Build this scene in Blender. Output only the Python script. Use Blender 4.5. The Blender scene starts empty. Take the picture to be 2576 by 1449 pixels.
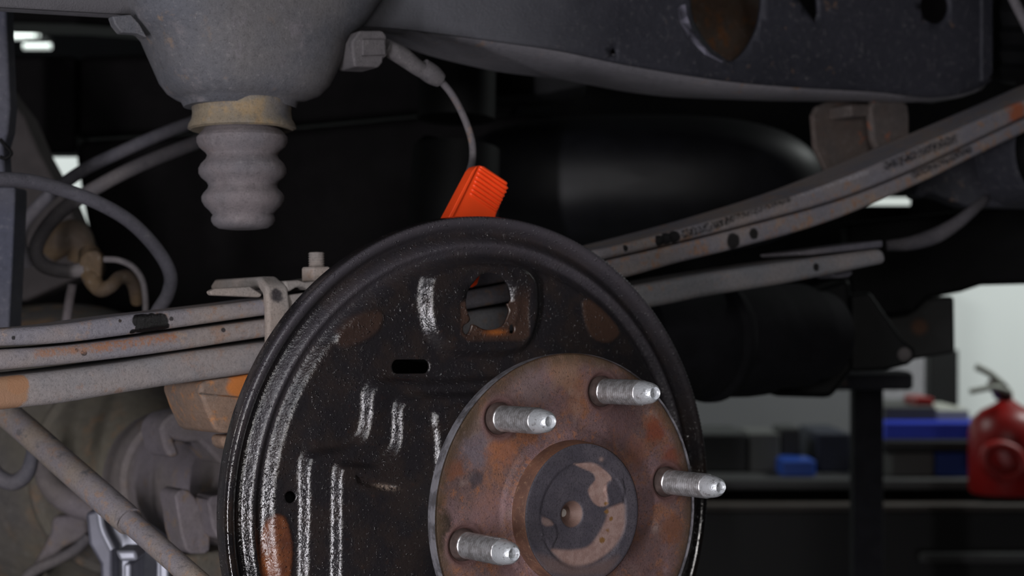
import bpy, bmesh, math, random
import numpy as np
from mathutils import Vector, Matrix
from mathutils.geometry import delaunay_2d_cdt
random.seed(4); np.random.seed(4)
sc = bpy.context.scene

# ------------------------------------------------------------------ camera, world, lights, exposure
W_PX, H_PX, F = 2576, 1449, 4200.0
CX, CY = W_PX / 2, H_PX / 2
ZC = 1.60
cam_d = bpy.data.cameras.new('camera'); cam = bpy.data.objects.new('camera', cam_d)
sc.collection.objects.link(cam)
cam.location = (0, 0, ZC); cam.rotation_euler = (math.pi / 2, 0, 0)
cam_d.sensor_width = 36.0; cam_d.lens = 36.0 * F / W_PX
cam_d.clip_start = 0.02; cam_d.clip_end = 50
cam_d.dof.use_dof = True; cam_d.dof.focus_distance = 0.90; cam_d.dof.aperture_fstop = 9.5
sc.camera = cam
sc.view_settings.view_transform = 'Standard'; sc.view_settings.look = 'None'
sc.view_settings.exposure = 0.0; sc.view_settings.gamma = 1.0
sc.view_settings.use_curve_mapping = False
world = bpy.data.worlds.new('world'); sc.world = world; world.use_nodes = True
world.node_tree.nodes['Background'].inputs[0].default_value = (0.60, 0.66, 0.80, 1)
world.node_tree.nodes['Background'].inputs[1].default_value = 0.03

def area(name, loc, target, sx, sy, power, col=(1, 1, 1)):
    d = bpy.data.lights.new(name, 'AREA'); d.shape = 'RECTANGLE'; d.size = sx; d.size_y = sy
    d.energy = power; d.color = col
    o = bpy.data.objects.new(name, d); sc.collection.objects.link(o)
    o.location = loc
    v = Vector(target) - Vector(loc)
    o.rotation_euler = v.to_track_quat('-Z', 'Y').to_euler()
    return o
area('work_lamp', (-0.50, -0.20, 1.34), (0.0, 0.95, 1.45), 0.05, 0.62, 11.0, (0.97, 0.95, 1.0))
area('overhead_lamp', (-0.35, -0.45, 2.35), (0.0, 1.0, 1.5), 0.9, 0.4, 5.0, (0.95, 0.96, 1.0))
area('front_lamp', (0.10, -0.30, 1.74), (0.05, 1.0, 1.45), 0.30, 0.20, 3.6, (1.0, 0.97, 0.95))  # fill added near the camera to brighten the hub and plate hole
area('room_lamp_right', (2.2, 3.0, 2.95), (1.6, 4.6, 1.3), 1.2, 0.4, 48.0, (0.95, 1.0, 0.98))
area('room_lamp_left', (-1.6, 3.0, 2.95), (-1.6, 4.6, 1.4), 1.2, 0.4, 42.0, (0.95, 1.0, 0.98))

# ------------------------------------------------------------------ coordinate frames
# the truck's own frame: u runs along the truck, b inboard along the axle, w up; origin = hub face
YAW, PIT = 0.588, -0.029
Nn = np.array([math.sin(YAW) * math.cos(PIT), -math.cos(YAW) * math.cos(PIT), -math.sin(PIT)])
Tt = np.array([math.cos(YAW), math.sin(YAW), 0.0])
Up = np.cross(Tt, -Nn)
D0 = 0.9203
H0 = np.array([(1434.0 - CX) / F * D0, D0, ZC + (CY - 1288.0) / F * D0])
C0 = np.array([0, 0, ZC])

def loc(u, b, w):
    return H0 + u * Tt - b * Nn + w * Up
def ray(px, py):
    return np.array([(px - CX) / F, 1.0, (CY - py) / F])
def uw(px, py, b):
    d = ray(px, py)
    k = np.dot(H0 - b * Nn - C0, Nn) / np.dot(d, Nn)
    q = C0 + d * k - H0
    return float(np.dot(q, Tt)), float(np.dot(q, Up))
def L(px, py, b):
    u, w = uw(px, py, b); return loc(u, b, w)
def Wp(px, py, Y):
    return C0 + ray(px, py) * Y
def px_of(u, b, w):
    q = H0 + np.multiply.outer(u, Tt) - b * Nn + np.multiply.outer(w, Up) - C0
    return CX + F * q[..., 0] / q[..., 1], CY - F * q[..., 2] / q[..., 1]

# ------------------------------------------------------------------ materials
def C(r, g, b):
    f = lambda x: ((x / 255 + 0.055) / 1.055) ** 2.4 if x > 10 else x / 255 / 12.92
    return (f(r), f(g), f(b), 1)
class NT:
    def __init__(s, name):
        s.m = bpy.data.materials.new(name); s.m.use_nodes = True
        s.t = s.m.node_tree; s.b = s.t.nodes['Principled BSDF']
        s.pos = s.n('ShaderNodeNewGeometry').outputs['Position']
    def n(s, typ, **kw):
        o = s.t.nodes.new(typ)
        for k, v in kw.items():
            if k in o.inputs: s.put(o.inputs[k], v)
            else: setattr(o, k, v)
        return o
    def put(s, sock, v):
        if isinstance(v, bpy.types.NodeSocket): s.t.links.new(v, sock)
        else: sock.default_value = v
    def noise(s, scale, detail=3, rough=0.55, vec=None):
        o = s.n('ShaderNodeTexNoise'); s.put(o.inputs['Vector'], vec or s.pos)
        o.inputs['Scale'].default_value = scale; o.inputs['Detail'].default_value = detail
        o.inputs['Roughness'].default_value = rough
        return o.outputs['Fac']
    def vor(s, scale, vec=None):
        o = s.n('ShaderNodeTexVoronoi'); s.put(o.inputs['Vector'], vec or s.pos); o.inputs['Scale'].default_value = scale
        return o.outputs['Distance']
    def ramp(s, f, a, b, va=0.0, vb=1.0):
        o = s.n('ShaderNodeMapRange'); o.interpolation_type = 'SMOOTHSTEP'
        for k, v in zip(('Value', 'From Min', 'From Max', 'To Min', 'To Max'), (f, a, b, va, vb)): s.put(o.inputs[k], v)
        return o.outputs[0]
    def mix(s, f, a, b):
        o = s.n('ShaderNodeMix', data_type='RGBA')
        s.put(o.inputs[0], f); s.put(o.inputs[6], a); s.put(o.inputs[7], b)
        return o.outputs[2]
    def math(s, op, a, b=0.0):
        o = s.n('ShaderNodeMath', operation=op); s.put(o.inputs[0], a); s.put(o.inputs[1], b); return o.outputs[0]
    def attr(s, name):
        o = s.n('ShaderNodeAttribute'); o.attribute_name = name; return o.outputs['Fac']
    def spot(s, c, r, soft=0.25, wob=0.25, stretch=None):
        v = s.n('ShaderNodeVectorMath', operation='SUBTRACT'); s.put(v.inputs[0], s.pos); v.inputs[1].default_value = tuple(c)
        l = s.n('ShaderNodeVectorMath', operation='LENGTH'); s.put(l.inputs[0], v.outputs[0])
        d = s.math('DIVIDE', l.outputs['Value'], r)
        d = s.math('ADD', d, s.math('MULTIPLY', s.math('SUBTRACT', s.noise(1.4 / r, 3), 0.5), wob * 4))
        return s.ramp(d, 1 - soft, 1 + soft, 1.0, 0.0)
    def seg(s, a, b, r, soft=0.3, wob=0.3):
        a = np.asarray(a); ba = np.asarray(b) - a
        pa = s.n('ShaderNodeVectorMath', operation='SUBTRACT'); s.put(pa.inputs[0], s.pos); pa.inputs[1].default_value = tuple(a)
        dt = s.n('ShaderNodeVectorMath', operation='DOT_PRODUCT'); s.put(dt.inputs[0], pa.outputs[0]); dt.inputs[1].default_value = tuple(ba / (ba @ ba))
        h = s.n('ShaderNodeMath', operation='ADD'); h.use_clamp = True; s.put(h.inputs[0], dt.outputs['Value']); h.inputs[1].default_value = 0
        sc_ = s.n('ShaderNodeVectorMath', operation='SCALE'); sc_.inputs[0].default_value = tuple(ba); s.put(sc_.inputs['Scale'], h.outputs[0])
        df = s.n('ShaderNodeVectorMath', operation='SUBTRACT'); s.put(df.inputs[0], pa.outputs[0]); s.put(df.inputs[1], sc_.outputs[0])
        l = s.n('ShaderNodeVectorMath', operation='LENGTH'); s.put(l.inputs[0], df.outputs[0])
        d = s.math('ADD', s.math('DIVIDE', l.outputs['Value'], r), s.math('MULTIPLY', s.math('SUBTRACT', s.noise(0.9 / r, 5, .7), 0.5), wob * 4))
        return s.ramp(d, 1 - soft, 1 + soft, 1.0, 0.0)
    def bump(s, h, dist, strength=1.0, prev=None):
        o = s.n('ShaderNodeBump'); s.put(o.inputs['Height'], h); o.inputs['Distance'].default_value = dist
        o.inputs['Strength'].default_value = strength
        if prev: s.put(o.inputs['Normal'], prev)
        return o.outputs[0]
    def out(s, col, rough, metal=0.0, normal=None, spec=None):
        s.put(s.b.inputs['Base Color'], col); s.put(s.b.inputs['Roughness'], rough); s.put(s.b.inputs['Metallic'], metal)
        if normal: s.put(s.b.inputs['Normal'], normal)
        if spec is not None: s.put(s.b.inputs['Specular IOR Level'], spec)
        return s.m

def dusty(name, base, alt, rust=None, rust_at=(0.56, 0.66), s1=18, s2=90, rough=0.8, bump=0.25, fine=900,
          specks=True, spots=(), metal=0.0, rust2=None):
    t = NT(name)
    col = t.mix(t.ramp(t.noise(s1, 4), 0.38, 0.62), base, alt)
    if rust is not None:
        k = t.ramp(t.noise(s2, 6, 0.65), *rust_at)
        k = t.math('MULTIPLY', k, t.ramp(t.noise(s1 * 0.7, 2), 0.40, 0.60))
        col = t.mix(k, col, rust)
    if rust2 is not None:
        col = t.mix(t.ramp(t.noise(s2 * 0.45 + 3, 5, 0.7), 0.57, 0.68), col, rust2)
    m2 = t.noise(s2 * 3.1, 7, 0.75)
    col = t.mix(t.ramp(m2, 0.50, 0.36, 0, 0.45), col, t.mix(0.45, col, (0.01, 0.01, 0.012, 1)))
    col = t.mix(t.ramp(m2, 0.54, 0.70, 0, 0.30), col, t.mix(0.5, col, (0.45, 0.42, 0.41, 1)))
    f = t.noise(fine, 4, 0.7)
    dark = t.mix(0.5, col, (0, 0, 0, 1))
    col = t.mix(t.ramp(f, 0.30, 0.48, 0.75, 0.0), col, dark)
    if specks:
        light = t.mix(0.30, col, (0.75, 0.72, 0.70, 1))
        col = t.mix(t.ramp(t.noise(fine * 0.55, 5, 0.8), 0.62, 0.72, 0, 0.8), col, light)
    r = rough
    for sp in spots:
        c, rad, sc_, sr = sp[:4]
        k = t.seg(c[0], c[1], rad, *sp[4:]) if isinstance(c, tuple) else t.spot(c, rad, *sp[4:])
        if isinstance(c, tuple): k = t.math('MULTIPLY', k, t.ramp(t.noise(420, 6, .8), .42, .56, .2, 1))
        col = t.mix(k, col, sc_); r = t.math('ADD', t.math('MULTIPLY', k, sr - rough), r) if not isinstance(r, float) or True else r
    nb = t.bump(f, 0.0006, min(1, bump * 2.2))
    nb = t.bump(m2, 0.0010, min(1, bump * 1.6), nb)
    return t.out(col, r, metal, nb)

def plain(name, col, rough=0.6, metal=0.0, var=0.25, s=40, spec=None):
    t = NT(name)
    dark = tuple(x * (1 - var) for x in col[:3]) + (1,)
    return t.out(t.mix(t.ramp(t.noise(s, 4), 0.35, 0.65), dark, col), rough, metal, t.bump(t.noise(s * 12, 3), 0.0004, 0.15), spec)

def emit(name, col, st):
    t = NT(name); t.put(t.b.inputs['Emission Color'], col); t.b.inputs['Emission Strength'].default_value = st
    return t.out(col, 0.5)

# ------------------------------------------------------------------ mesh helpers
class Thing:
    def __init__(s, name, label, cat, at, group=None):
        s.o = bpy.data.objects.new(name, None); sc.collection.objects.link(s.o)
        s.o.empty_display_size = 0.02
        s.at = np.array(at, float); s.o.location = s.at
        s.o['label'] = label; s.o['category'] = cat
        if group: s.o['group'] = group
def mesh(name, V, Fc, mat, parent=None, smooth=True, bevel=0.0, segs=2, attrs=None, angle=35, label=None, subsurf=0, solid=None):
    V = np.asarray(V, float)
    if isinstance(parent, Thing): base = parent.at
    elif parent is not None: base = parent['_at']; base = np.array(list(base))
    else: base = np.array([V[:, 0].mean(), V[:, 1].mean(), V[:, 2].min()])
    me = bpy.data.meshes.new(name)
    me.from_pydata((V - base).tolist(), [], [list(map(int, f)) for f in Fc]); me.validate(); me.update()
    bm = bmesh.new(); bm.from_mesh(me); bmesh.ops.recalc_face_normals(bm, faces=bm.faces); bm.to_mesh(me); bm.free()
    if attrs:
        for k, a in attrs.items():
            at = me.attributes.new(k, 'FLOAT', 'POINT'); at.data.foreach_set('value', np.asarray(a, np.float32))
    me.materials.append(mat)
    o = bpy.data.objects.new(name, me); sc.collection.objects.link(o)
    if parent is None: o.location = base
    elif isinstance(parent, Thing): o.parent = parent.o
    else: o.parent = parent
    o['_at'] = [float(x) for x in base]
    if label: o['label'] = label
    if smooth:
        me.shade_smooth()
    if solid:
        m = o.modifiers.new('thick', 'SOLIDIFY'); m.thickness = solid; m.offset = -1
    if bevel:
        m = o.modifiers.new('bevel', 'BEVEL'); m.width = bevel; m.segments = segs; m.limit_method = 'ANGLE'
        m.angle_limit = math.radians(angle); m.harden_normals = True
    if subsurf:
        m = o.modifiers.new('sub', 'SUBSURF'); m.levels = subsurf; m.render_levels = subsurf
    if smooth and not bevel and not subsurf:
        sharp = me.attributes.new('sharp_edge', 'BOOLEAN', 'EDGE') if 'sharp_edge' not in me.attributes else me.attributes['sharp_edge']
        bm = bmesh.new(); bm.from_mesh(me); bm.edges.ensure_lookup_table()
        vals = [False] * len(bm.edges)
        for i, e in enumerate(bm.edges):
            if len(e.link_faces) == 2 and e.calc_face_angle(0) > math.radians(angle): vals[i] = True
        bm.free(); me.attributes['sharp_edge'].data.foreach_set('value', vals)
    return o
def tag(o, label, cat, group=None):
    o['label'] = label; o['category'] = cat
    if group: o['group'] = group
    return o
def catmull(P, n=8):
    P = np.asarray(P, float); Q = np.vstack([2 * P[0] - P[1], P, 2 * P[-1] - P[-2]]); R = []
    for i in range(1, len(Q) - 2):
        for k in range(n):
            t = k / n; a, b, c, d = Q[i - 1], Q[i], Q[i + 1], Q[i + 2]
            R.append(0.5 * (2 * b + (c - a) * t + (2 * a - 5 * b + 4 * c - d) * t * t + (3 * b - a - 3 * c + d) * t ** 3))
    R.append(P[-1]); return np.array(R)
def prism_geo(A, B):
    n = len(A); V = list(A) + list(B)
    Fc = [list(range(n)), list(range(2 * n - 1, n - 1, -1))] + [[i, i + n, (i + 1) % n + n, (i + 1) % n] for i in range(n)]
    return V, Fc
def prism(name, poly, b0, b1, mat, parent=None, smooth_poly=0, **kw):
    """outline traced on the vertical plane b0 of the truck, extruded straight inboard to b1"""
    if smooth_poly:
        q = np.array(poly + poly[:1], float); poly = catmull(q, smooth_poly)[:-1]
    uws = [uw(x, y, b0) for x, y in poly]
    V, Fc = prism_geo([loc(u, b0, w) for u, w in uws], [loc(u, b1, w) for u, w in uws])
    return mesh(name, V, Fc, mat, parent, **kw)
def prismY(name, poly, Y, dep, mat, parent=None, **kw):
    A = [Wp(x, y, Y) for x, y in poly]
    V, Fc = prism_geo(A, [a + np.array([0, dep, 0]) for a in A])
    return mesh(name, V, Fc, mat, parent, **kw)
def tube(name, P, r, mat, parent=None, seg=16, n=8, caps=True, raw=False, sq=None, **kw):
    P = np.asarray(P, float)
    R = np.asarray(r if hasattr(r, '__len__') else [r] * len(P), float)
    Q = catmull(np.column_stack([P, R]), n) if not raw else np.column_stack([P, R])
    X, R = Q[:, :3], Q[:, 3]
    T = np.gradient(X, axis=0); T /= np.linalg.norm(T, axis=1)[:, None] + 1e-12
    a = np.array([0, 0, 1.0]) if abs(T[0][2]) < 0.9 else np.array([0, 1.0, 0])
    V = []; nrm = np.cross(T[0], a); nrm /= np.linalg.norm(nrm)
    for i in range(len(X)):
        nrm = nrm - T[i] * np.dot(nrm, T[i]); nrm /= np.linalg.norm(nrm); bn = np.cross(T[i], nrm)
        for k in range(seg):
            th = 2 * math.pi * k / seg
            V.append(X[i] + R[i] * (math.cos(th) * nrm + math.sin(th) * bn))
    Fc = []
    for i in range(len(X) - 1):
        for k in range(seg):
            k2 = (k + 1) % seg; Fc.append([i * seg + k, i * seg + k2, (i + 1) * seg + k2, (i + 1) * seg + k])
    if caps: Fc += [list(range(seg))[::-1], [(len(X) - 1) * seg + k for k in range(seg)]]
    return mesh(name, V, Fc, mat, parent, **kw)
def lathe(name, prof, org, ax, mat, parent=None, seg=48, caps=True, fn=None, **kw):
    org = np.asarray(org, float); ax = np.asarray(ax, float) / np.linalg.norm(ax)
    a = np.array([0, 0, 1.0]) if abs(ax[2]) < 0.9 else np.array([1.0, 0, 0])
    e1 = np.cross(a, ax); e1 /= np.linalg.norm(e1); e2 = np.cross(ax, e1)
    V = []
    for z, r in prof:
        for k in range(seg):
            th = 2 * math.pi * k / seg
            V.append(org + ax * z + r * (math.cos(th) * e1 + math.sin(th) * e2))
    Fc = []
    for i in range(len(prof) - 1):
        for k in range(seg):
            k2 = (k + 1) % seg; Fc.append([i * seg + k, i * seg + k2, (i + 1) * seg + k2, (i + 1) * seg + k])
    if caps:
        if prof[0][1] > 1e-5: Fc.append(list(range(seg))[::-1])
        if prof[-1][1] > 1e-5: Fc.append([(len(prof) - 1) * seg + k for k in range(seg)])
    return mesh(name, V, Fc, mat, parent, **kw)
def boxgeo(c, e1, e2, e3):
    V = [c + a * e1 + b * e2 + d * e3 for a in (-.5, .5) for b in (-.5, .5) for d in (-.5, .5)]
    return V, [[0, 1, 3, 2], [4, 6, 7, 5], [0, 4, 5, 1], [2, 3, 7, 6], [0, 2, 6, 4], [1, 5, 7, 3]]
X1, Y1, Z1 = np.eye(3)
def wbox(name, x0, x1, y0, y1, z0, z1, mat, parent=None, **kw):
    c = np.array([(x0 + x1) / 2, (y0 + y1) / 2, (z0 + z1) / 2])
    V, Fc = boxgeo(c, X1 * (x1 - x0), Y1 * (y1 - y0), Z1 * (z1 - z0)); return mesh(name, V, Fc, mat, parent, **kw)
def pbox(name, px0, px1, py0, py1, Y, dep, mat, parent=None, **kw):
    a = Wp(px0, py1, Y); b = Wp(px1, py0, Y)
    return wbox(name, a[0], b[0], Y, Y + dep, a[2], b[2], mat, parent, **kw)
def tbox(name, u0, u1, b0, b1, w0, w1, mat, parent=None, **kw):
    c = loc((u0 + u1) / 2, (b0 + b1) / 2, (w0 + w1) / 2)
    V, Fc = boxgeo(c, Tt * (u1 - u0), -Nn * (b1 - b0), Up * (w1 - w0)); return mesh(name, V, Fc, mat, parent, **kw)
def sdf(X, Y, poly):
    """signed distance to a polygon, positive inside"""
    P = np.asarray(poly, float); d = np.full(X.shape, 1e9); ins = np.zeros(X.shape, bool)
    for i in range(len(P)):
        a, b = P[i], P[(i + 1) % len(P)]; ab = b - a
        t = np.clip(((X - a[0]) * ab[0] + (Y - a[1]) * ab[1]) / (ab @ ab + 1e-12), 0, 1)
        d = np.minimum(d, np.hypot(X - a[0] - t * ab[0], Y - a[1] - t * ab[1]))
        c = (a[1] > Y) != (b[1] > Y)
        with np.errstate(divide='ignore', invalid='ignore'):
            ins ^= c & (X < (b[0] - a[0]) * (Y - a[1]) / (b[1] - a[1] + 1e-15) + a[0])
    return np.where(ins, d, -d)
def sm(x, a, b):
    t = np.clip((x - a) / (b - a), 0, 1); return t * t * (3 - 2 * t)
def cdt(pts, loops, keep):
    V = [Vector(p) for p in pts]; E = []
    for lp in loops:
        n = len(V); V += [Vector(p) for p in lp]; E += [(n + i, n + (i + 1) % len(lp)) for i in range(len(lp))]
    v, e, f, _, _, _ = delaunay_2d_cdt(V, E, [], 0, 1e-7)
    v = np.array([(p[0], p[1]) for p in v]); f = np.array(f)
    cen = v[f].mean(axis=1); k = keep(cen[:, 0], cen[:, 1]); return v, f[k]

# ------------------------------------------------------------------ materials in use
BLK = C(15, 14, 15)
leaf_spots = [(L(x, y, .165), r, BLK, .35, .12, .10) for x, y, r in ((350, 806, .0042), (366, 808, .0050), (385, 808, .0050), (404, 807, .0046), (352, 828, .0030), (372, 826, .0050), (396, 824, .0050), (414, 824, .0034), (336, 837, .0022))] + [
    (L(431, 802, .165), 0.0013, C(45, 40, 42), 0.6), (L(34, 850, .165), 0.0011, C(30, 28, 30), 0.6), (L(302, 807, .165), 0.001, C(50, 42, 40), 0.6),
    (L(1660, 606, .165), 0.0042, BLK, .6, .15, .1), (L(1678, 600, .165), 0.0048, BLK, .6, .15, .1), (L(1698, 596, .165), 0.0048, BLK, .6, .15, .1), (L(1574, 624, .165), 0.0022, BLK, .6)] + [
    ((L(1722, 589, .165), L(1830, 556, .165)), .0030, C(20, 18, 19), .6, .4, .45), ((L(1830, 552, .165), L(1985, 500, .165)), .0026, C(24, 22, 23), .6, .5, .6),
    ((L(2010, 486, .165), L(2180, 432, .165)), .0022, C(150, 146, 150), .6, .6, .8), ((L(2230, 418, .165), L(2400, 350, .165)), .0034, C(34, 33, 38), .6, .5, .7),
    (L(2560, 285, .165), .010, C(150, 84, 56), .8, .5, .5)]
leaf2_spots = [(L(211, 887, .165), 0.0018, C(45, 40, 42), 0.6, .12, .1), (L(193, 881, .165), 0.0011, C(45, 40, 42), 0.6, .12, .1), (L(562, 830, .165), 0.0014, C(45, 40, 42), 0.6, .12, .1),
    (L(1845, 607, .165), 0.006, C(26, 24, 24), 0.6, .2, .1), (L(1896, 588, .165), 0.0042, C(26, 24, 24), 0.6, .2, .1),
    ((L(95, 889, .165), L(250, 872, .165)), .0022, C(138, 102, 82), .8, .7, .9), ((L(250, 870, .165), L(430, 846, .165)), .0030, C(140, 98, 74), .8, .6, .9),
    ((L(2300, 438, .165), L(2440, 375, .165)), .0030, C(36, 34, 38), .6, .5, .7)]
orange_spots = [(L(25, 985, .165), 0.010, C(142, 108, 82), 0.8, .12, .12), (L(20, 1015, .165), 0.008, C(142, 108, 84), 0.8, .12, .12), (L(45, 965, .165), 0.006, C(144, 106, 78), 0.8, .12, .12)]
M = {}
M['leaf'] = dusty('spring_steel', C(118, 115, 122), C(134, 124, 120), C(140, 112, 94), (0.52, 0.66), 14, 110, spots=leaf_spots, rust2=C(146, 128, 118))
M['leaf2'] = dusty('spring_steel_second', C(118, 115, 122), C(134, 124, 120), C(140, 108, 88), (0.50, 0.64), 14, 110, spots=leaf2_spots, rust2=C(146, 126, 112))
M['leaf_low'] = dusty('spring_steel_low', C(118, 118, 122), C(134, 126, 124), C(140, 112, 96), (0.54, 0.68), 14, 110, spots=[(L(2053, 672, .165), .003, C(22, 20, 20), .6)] + orange_spots)
M['clip'] = dusty('clip_steel', C(134, 128, 124), C(146, 134, 126), C(150, 112, 84), (0.60, 0.70), 20, 90,
                  spots=[(L(699, 735, .157), 0.0042, C(52, 48, 50), 0.5), (L(702, 745, .157), 0.0042, C(56, 52, 54), 0.5), (L(728, 800, .157), 0.0035, C(60, 52, 48), 0.6)])
M['perch'] = dusty('rusty_perch', C(112, 97, 88), C(128, 104, 88), C(160, 112, 74), (0.54, 0.66), 22, 90,
                   spots=[(L(612, 962, .167), 0.008, C(186, 108, 44), 0.85, .4, .2), (L(596, 975, .167), 0.006, C(180, 108, 50), 0.85, .4, .2)])
M['cast'] = dusty('cast_bracket', C(84, 85, 92), C(98, 95, 96), C(120, 104, 92), (0.58, 0.72), 9, 70, rough=0.75, rust2=C(106, 102, 106))
M['cup'] = dusty('bump_cup', C(98, 96, 98), C(126, 114, 96), C(138, 118, 90), (0.50, 0.62), 25, 70)
M['rubber'] = dusty('dusty_rubber', C(100, 96, 100), C(112, 104, 106), C(112, 98, 96), (0.55, 0.65), 20, 60, rough=0.85)
M['rail'] = dusty('frame_paint', C(32, 33, 42), C(46, 46, 55), C(100, 80, 68), (0.62, 0.70), 8, 65, rough=0.6, bump=0.35, spots=[(L(960, 0, .205), .12, C(88, 88, 94), .75, .7, .3), (L(100, 0, .205), .10, C(84, 82, 86), .75, .7, .3)])  # two broad pale spots paint the lamp-lit left stretch of the web
M['rail_low'] = dusty('frame_flange_dust', C(124, 121, 126), C(108, 106, 112), C(140, 114, 96), (0.58, 0.68), 8, 65, rough=0.7, bump=0.35)  # lighter rail colour stands in for light from below on the flange
M['rust_wall'] = dusty('rusty_web', C(84, 76, 70), C(84, 66, 54), C(110, 72, 44), (0.52, 0.64), 22, 70)
M['axle'] = dusty('axle_dust', C(122, 114, 120), C(112, 104, 102), C(130, 112, 98), (0.55, 0.66), 10, 50, specks=False)
M['diff'] = dusty('diff_dust', C(108, 102, 90), C(92, 88, 86), C(130, 106, 84), (0.50, 0.64), 8, 40, specks=False)
M['hose'] = dusty('hose_rubber', C(86, 84, 92), C(98, 94, 98), None, (0, 1), 12, 60, rough=0.8, specks=False)
M['hose_dusty'] = dusty('cable_dusty', C(104, 98, 98), C(90, 86, 90), C(120, 98, 86), (0.6, 0.7), 12, 60, specks=False)
M['post'] = dusty('post_paint', C(66, 68, 82), C(78, 78, 88), None, (0, 1), 14, 60)
M['sleeve'] = dusty('sleeve_plastic', C(78, 76, 80), C(88, 84, 86), None, (0, 1), 14, 60)
M['rod'] = dusty('rod_steel', C(122, 116, 120), C(134, 122, 112), C(140, 116, 100), (0.52, 0.66), 22, 150, rust2=C(96, 92, 94),
                 spots=[(Wp(374, 1344, .9), .0014, C(50, 46, 44), .7), (Wp(465, 1420, .92), .002, C(54, 50, 48), .7), (Wp(440, 1396, .92), .0016, C(60, 56, 54), .7)])
M['brass'] = dusty('tarnished_fitting', C(72, 60, 50), C(86, 68, 46), C(70, 58, 50), (0.5, 0.6), 20, 60, specks=False)
M['dark'] = plain('dark_underbody', (0.0065, 0.0055, 0.006, 1), 0.75, spec=0.12)
M['dark2'] = plain('dark_tank', (0.013, 0.0135, 0.017, 1), 0.5, spec=0.4)
M['black'] = plain('black_rubber', (0.0045, 0.0045, 0.005, 1), 0.6, spec=0.12)
M['pipe'] = plain('dark_tube', (0.006, 0.0065, 0.007, 1), 0.6, spec=.25)
M['diag'] = plain('brown_crossmember', C(66, 60, 60), 0.8)
M['wedge'] = plain('wedge_grey', C(40, 40, 42), 0.8)
M['canister'] = plain('canister_black', (0.020, 0.020, 0.024, 1), 0.8, spec=0.15)
M['silver'] = plain('silver_paint', C(170, 172, 184), 0.45, 0.3)
M['silver_dark'] = plain('silver_side', C(110, 110, 122), 0.5, 0.2)
M['bracket'] = dusty('hanger_steel', C(80, 73, 71), C(88, 77, 72), C(130, 80, 58), (0.60, 0.68), 20, 60, specks=False)
M['orange'] = plain('orange_plastic', C(250, 78, 30), 0.42, 0.0, 0.06, 60)

# oily black plate
t = NT('oily_plate')
n1 = t.noise(60, 4); fine = t.noise(950, 3, 0.6); med = t.noise(420, 3, 0.6); drop = t.vor(520)
col = t.mix(t.ramp(n1, 0.40, 0.65), C(24, 22, 23), C(36, 29, 25))
col = t.mix(t.ramp(t.noise(150, 5, 0.7), 0.60, 0.74, 0, 0.5), col, C(58, 38, 28))
rust = t.math('MULTIPLY', t.attr('rust'), t.ramp(t.noise(240, 5, 0.7), 0.25, 0.5, 0.6, 1.0))
col = t.mix(rust, col, t.mix(t.ramp(t.noise(90, 3), .4, .6), C(118, 66, 34), C(96, 52, 30)))
col = t.mix(t.attr('brown'), col, C(66, 46, 34))
col = t.mix(t.attr('bright_rust'), col, C(150, 84, 30))
col = t.mix(t.math('MULTIPLY', t.attr('scrape'), t.ramp(t.noise(700, 3), .42, .5)), col, C(150, 132, 118))
dust = t.attr('dust'); col = t.mix(t.math('MULTIPLY', dust, 0.75), col, C(76, 72, 78))  # light dusting, plus overhead sheen painted in grey on the upper ridge
rough = t.math('ADD', t.ramp(t.noise(220, 4), 0.3, 0.7, 0.09, 0.20), t.math('MULTIPLY', dust, 0.22))
rough = t.math('ADD', rough, t.math('MULTIPLY', t.attr('rust'), 0.12))
nb = t.bump(t.math('MULTIPLY', t.ramp(t.noise(620, 2, .5), 0.60, 0.72), t.ramp(t.noise(110, 3), .42, .58, .15, 1)), 0.0007, 1.0)
ks = t.math('SUBTRACT', 1.0, t.math('MULTIPLY', t.attr('smooth'), 0.75))
nb = t.bump(t.math('MULTIPLY', fine, ks), 0.00020, 1.0, nb)
nb = t.bump(t.math('MULTIPLY', med, ks), 0.00036, 1.0, nb)
nb = t.bump(t.math('MULTIPLY', t.noise(150, 2), ks), 0.0004, 1.0, nb)
M['plate'] = t.out(col, rough, 0.0, nb, 0.85)

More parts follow.
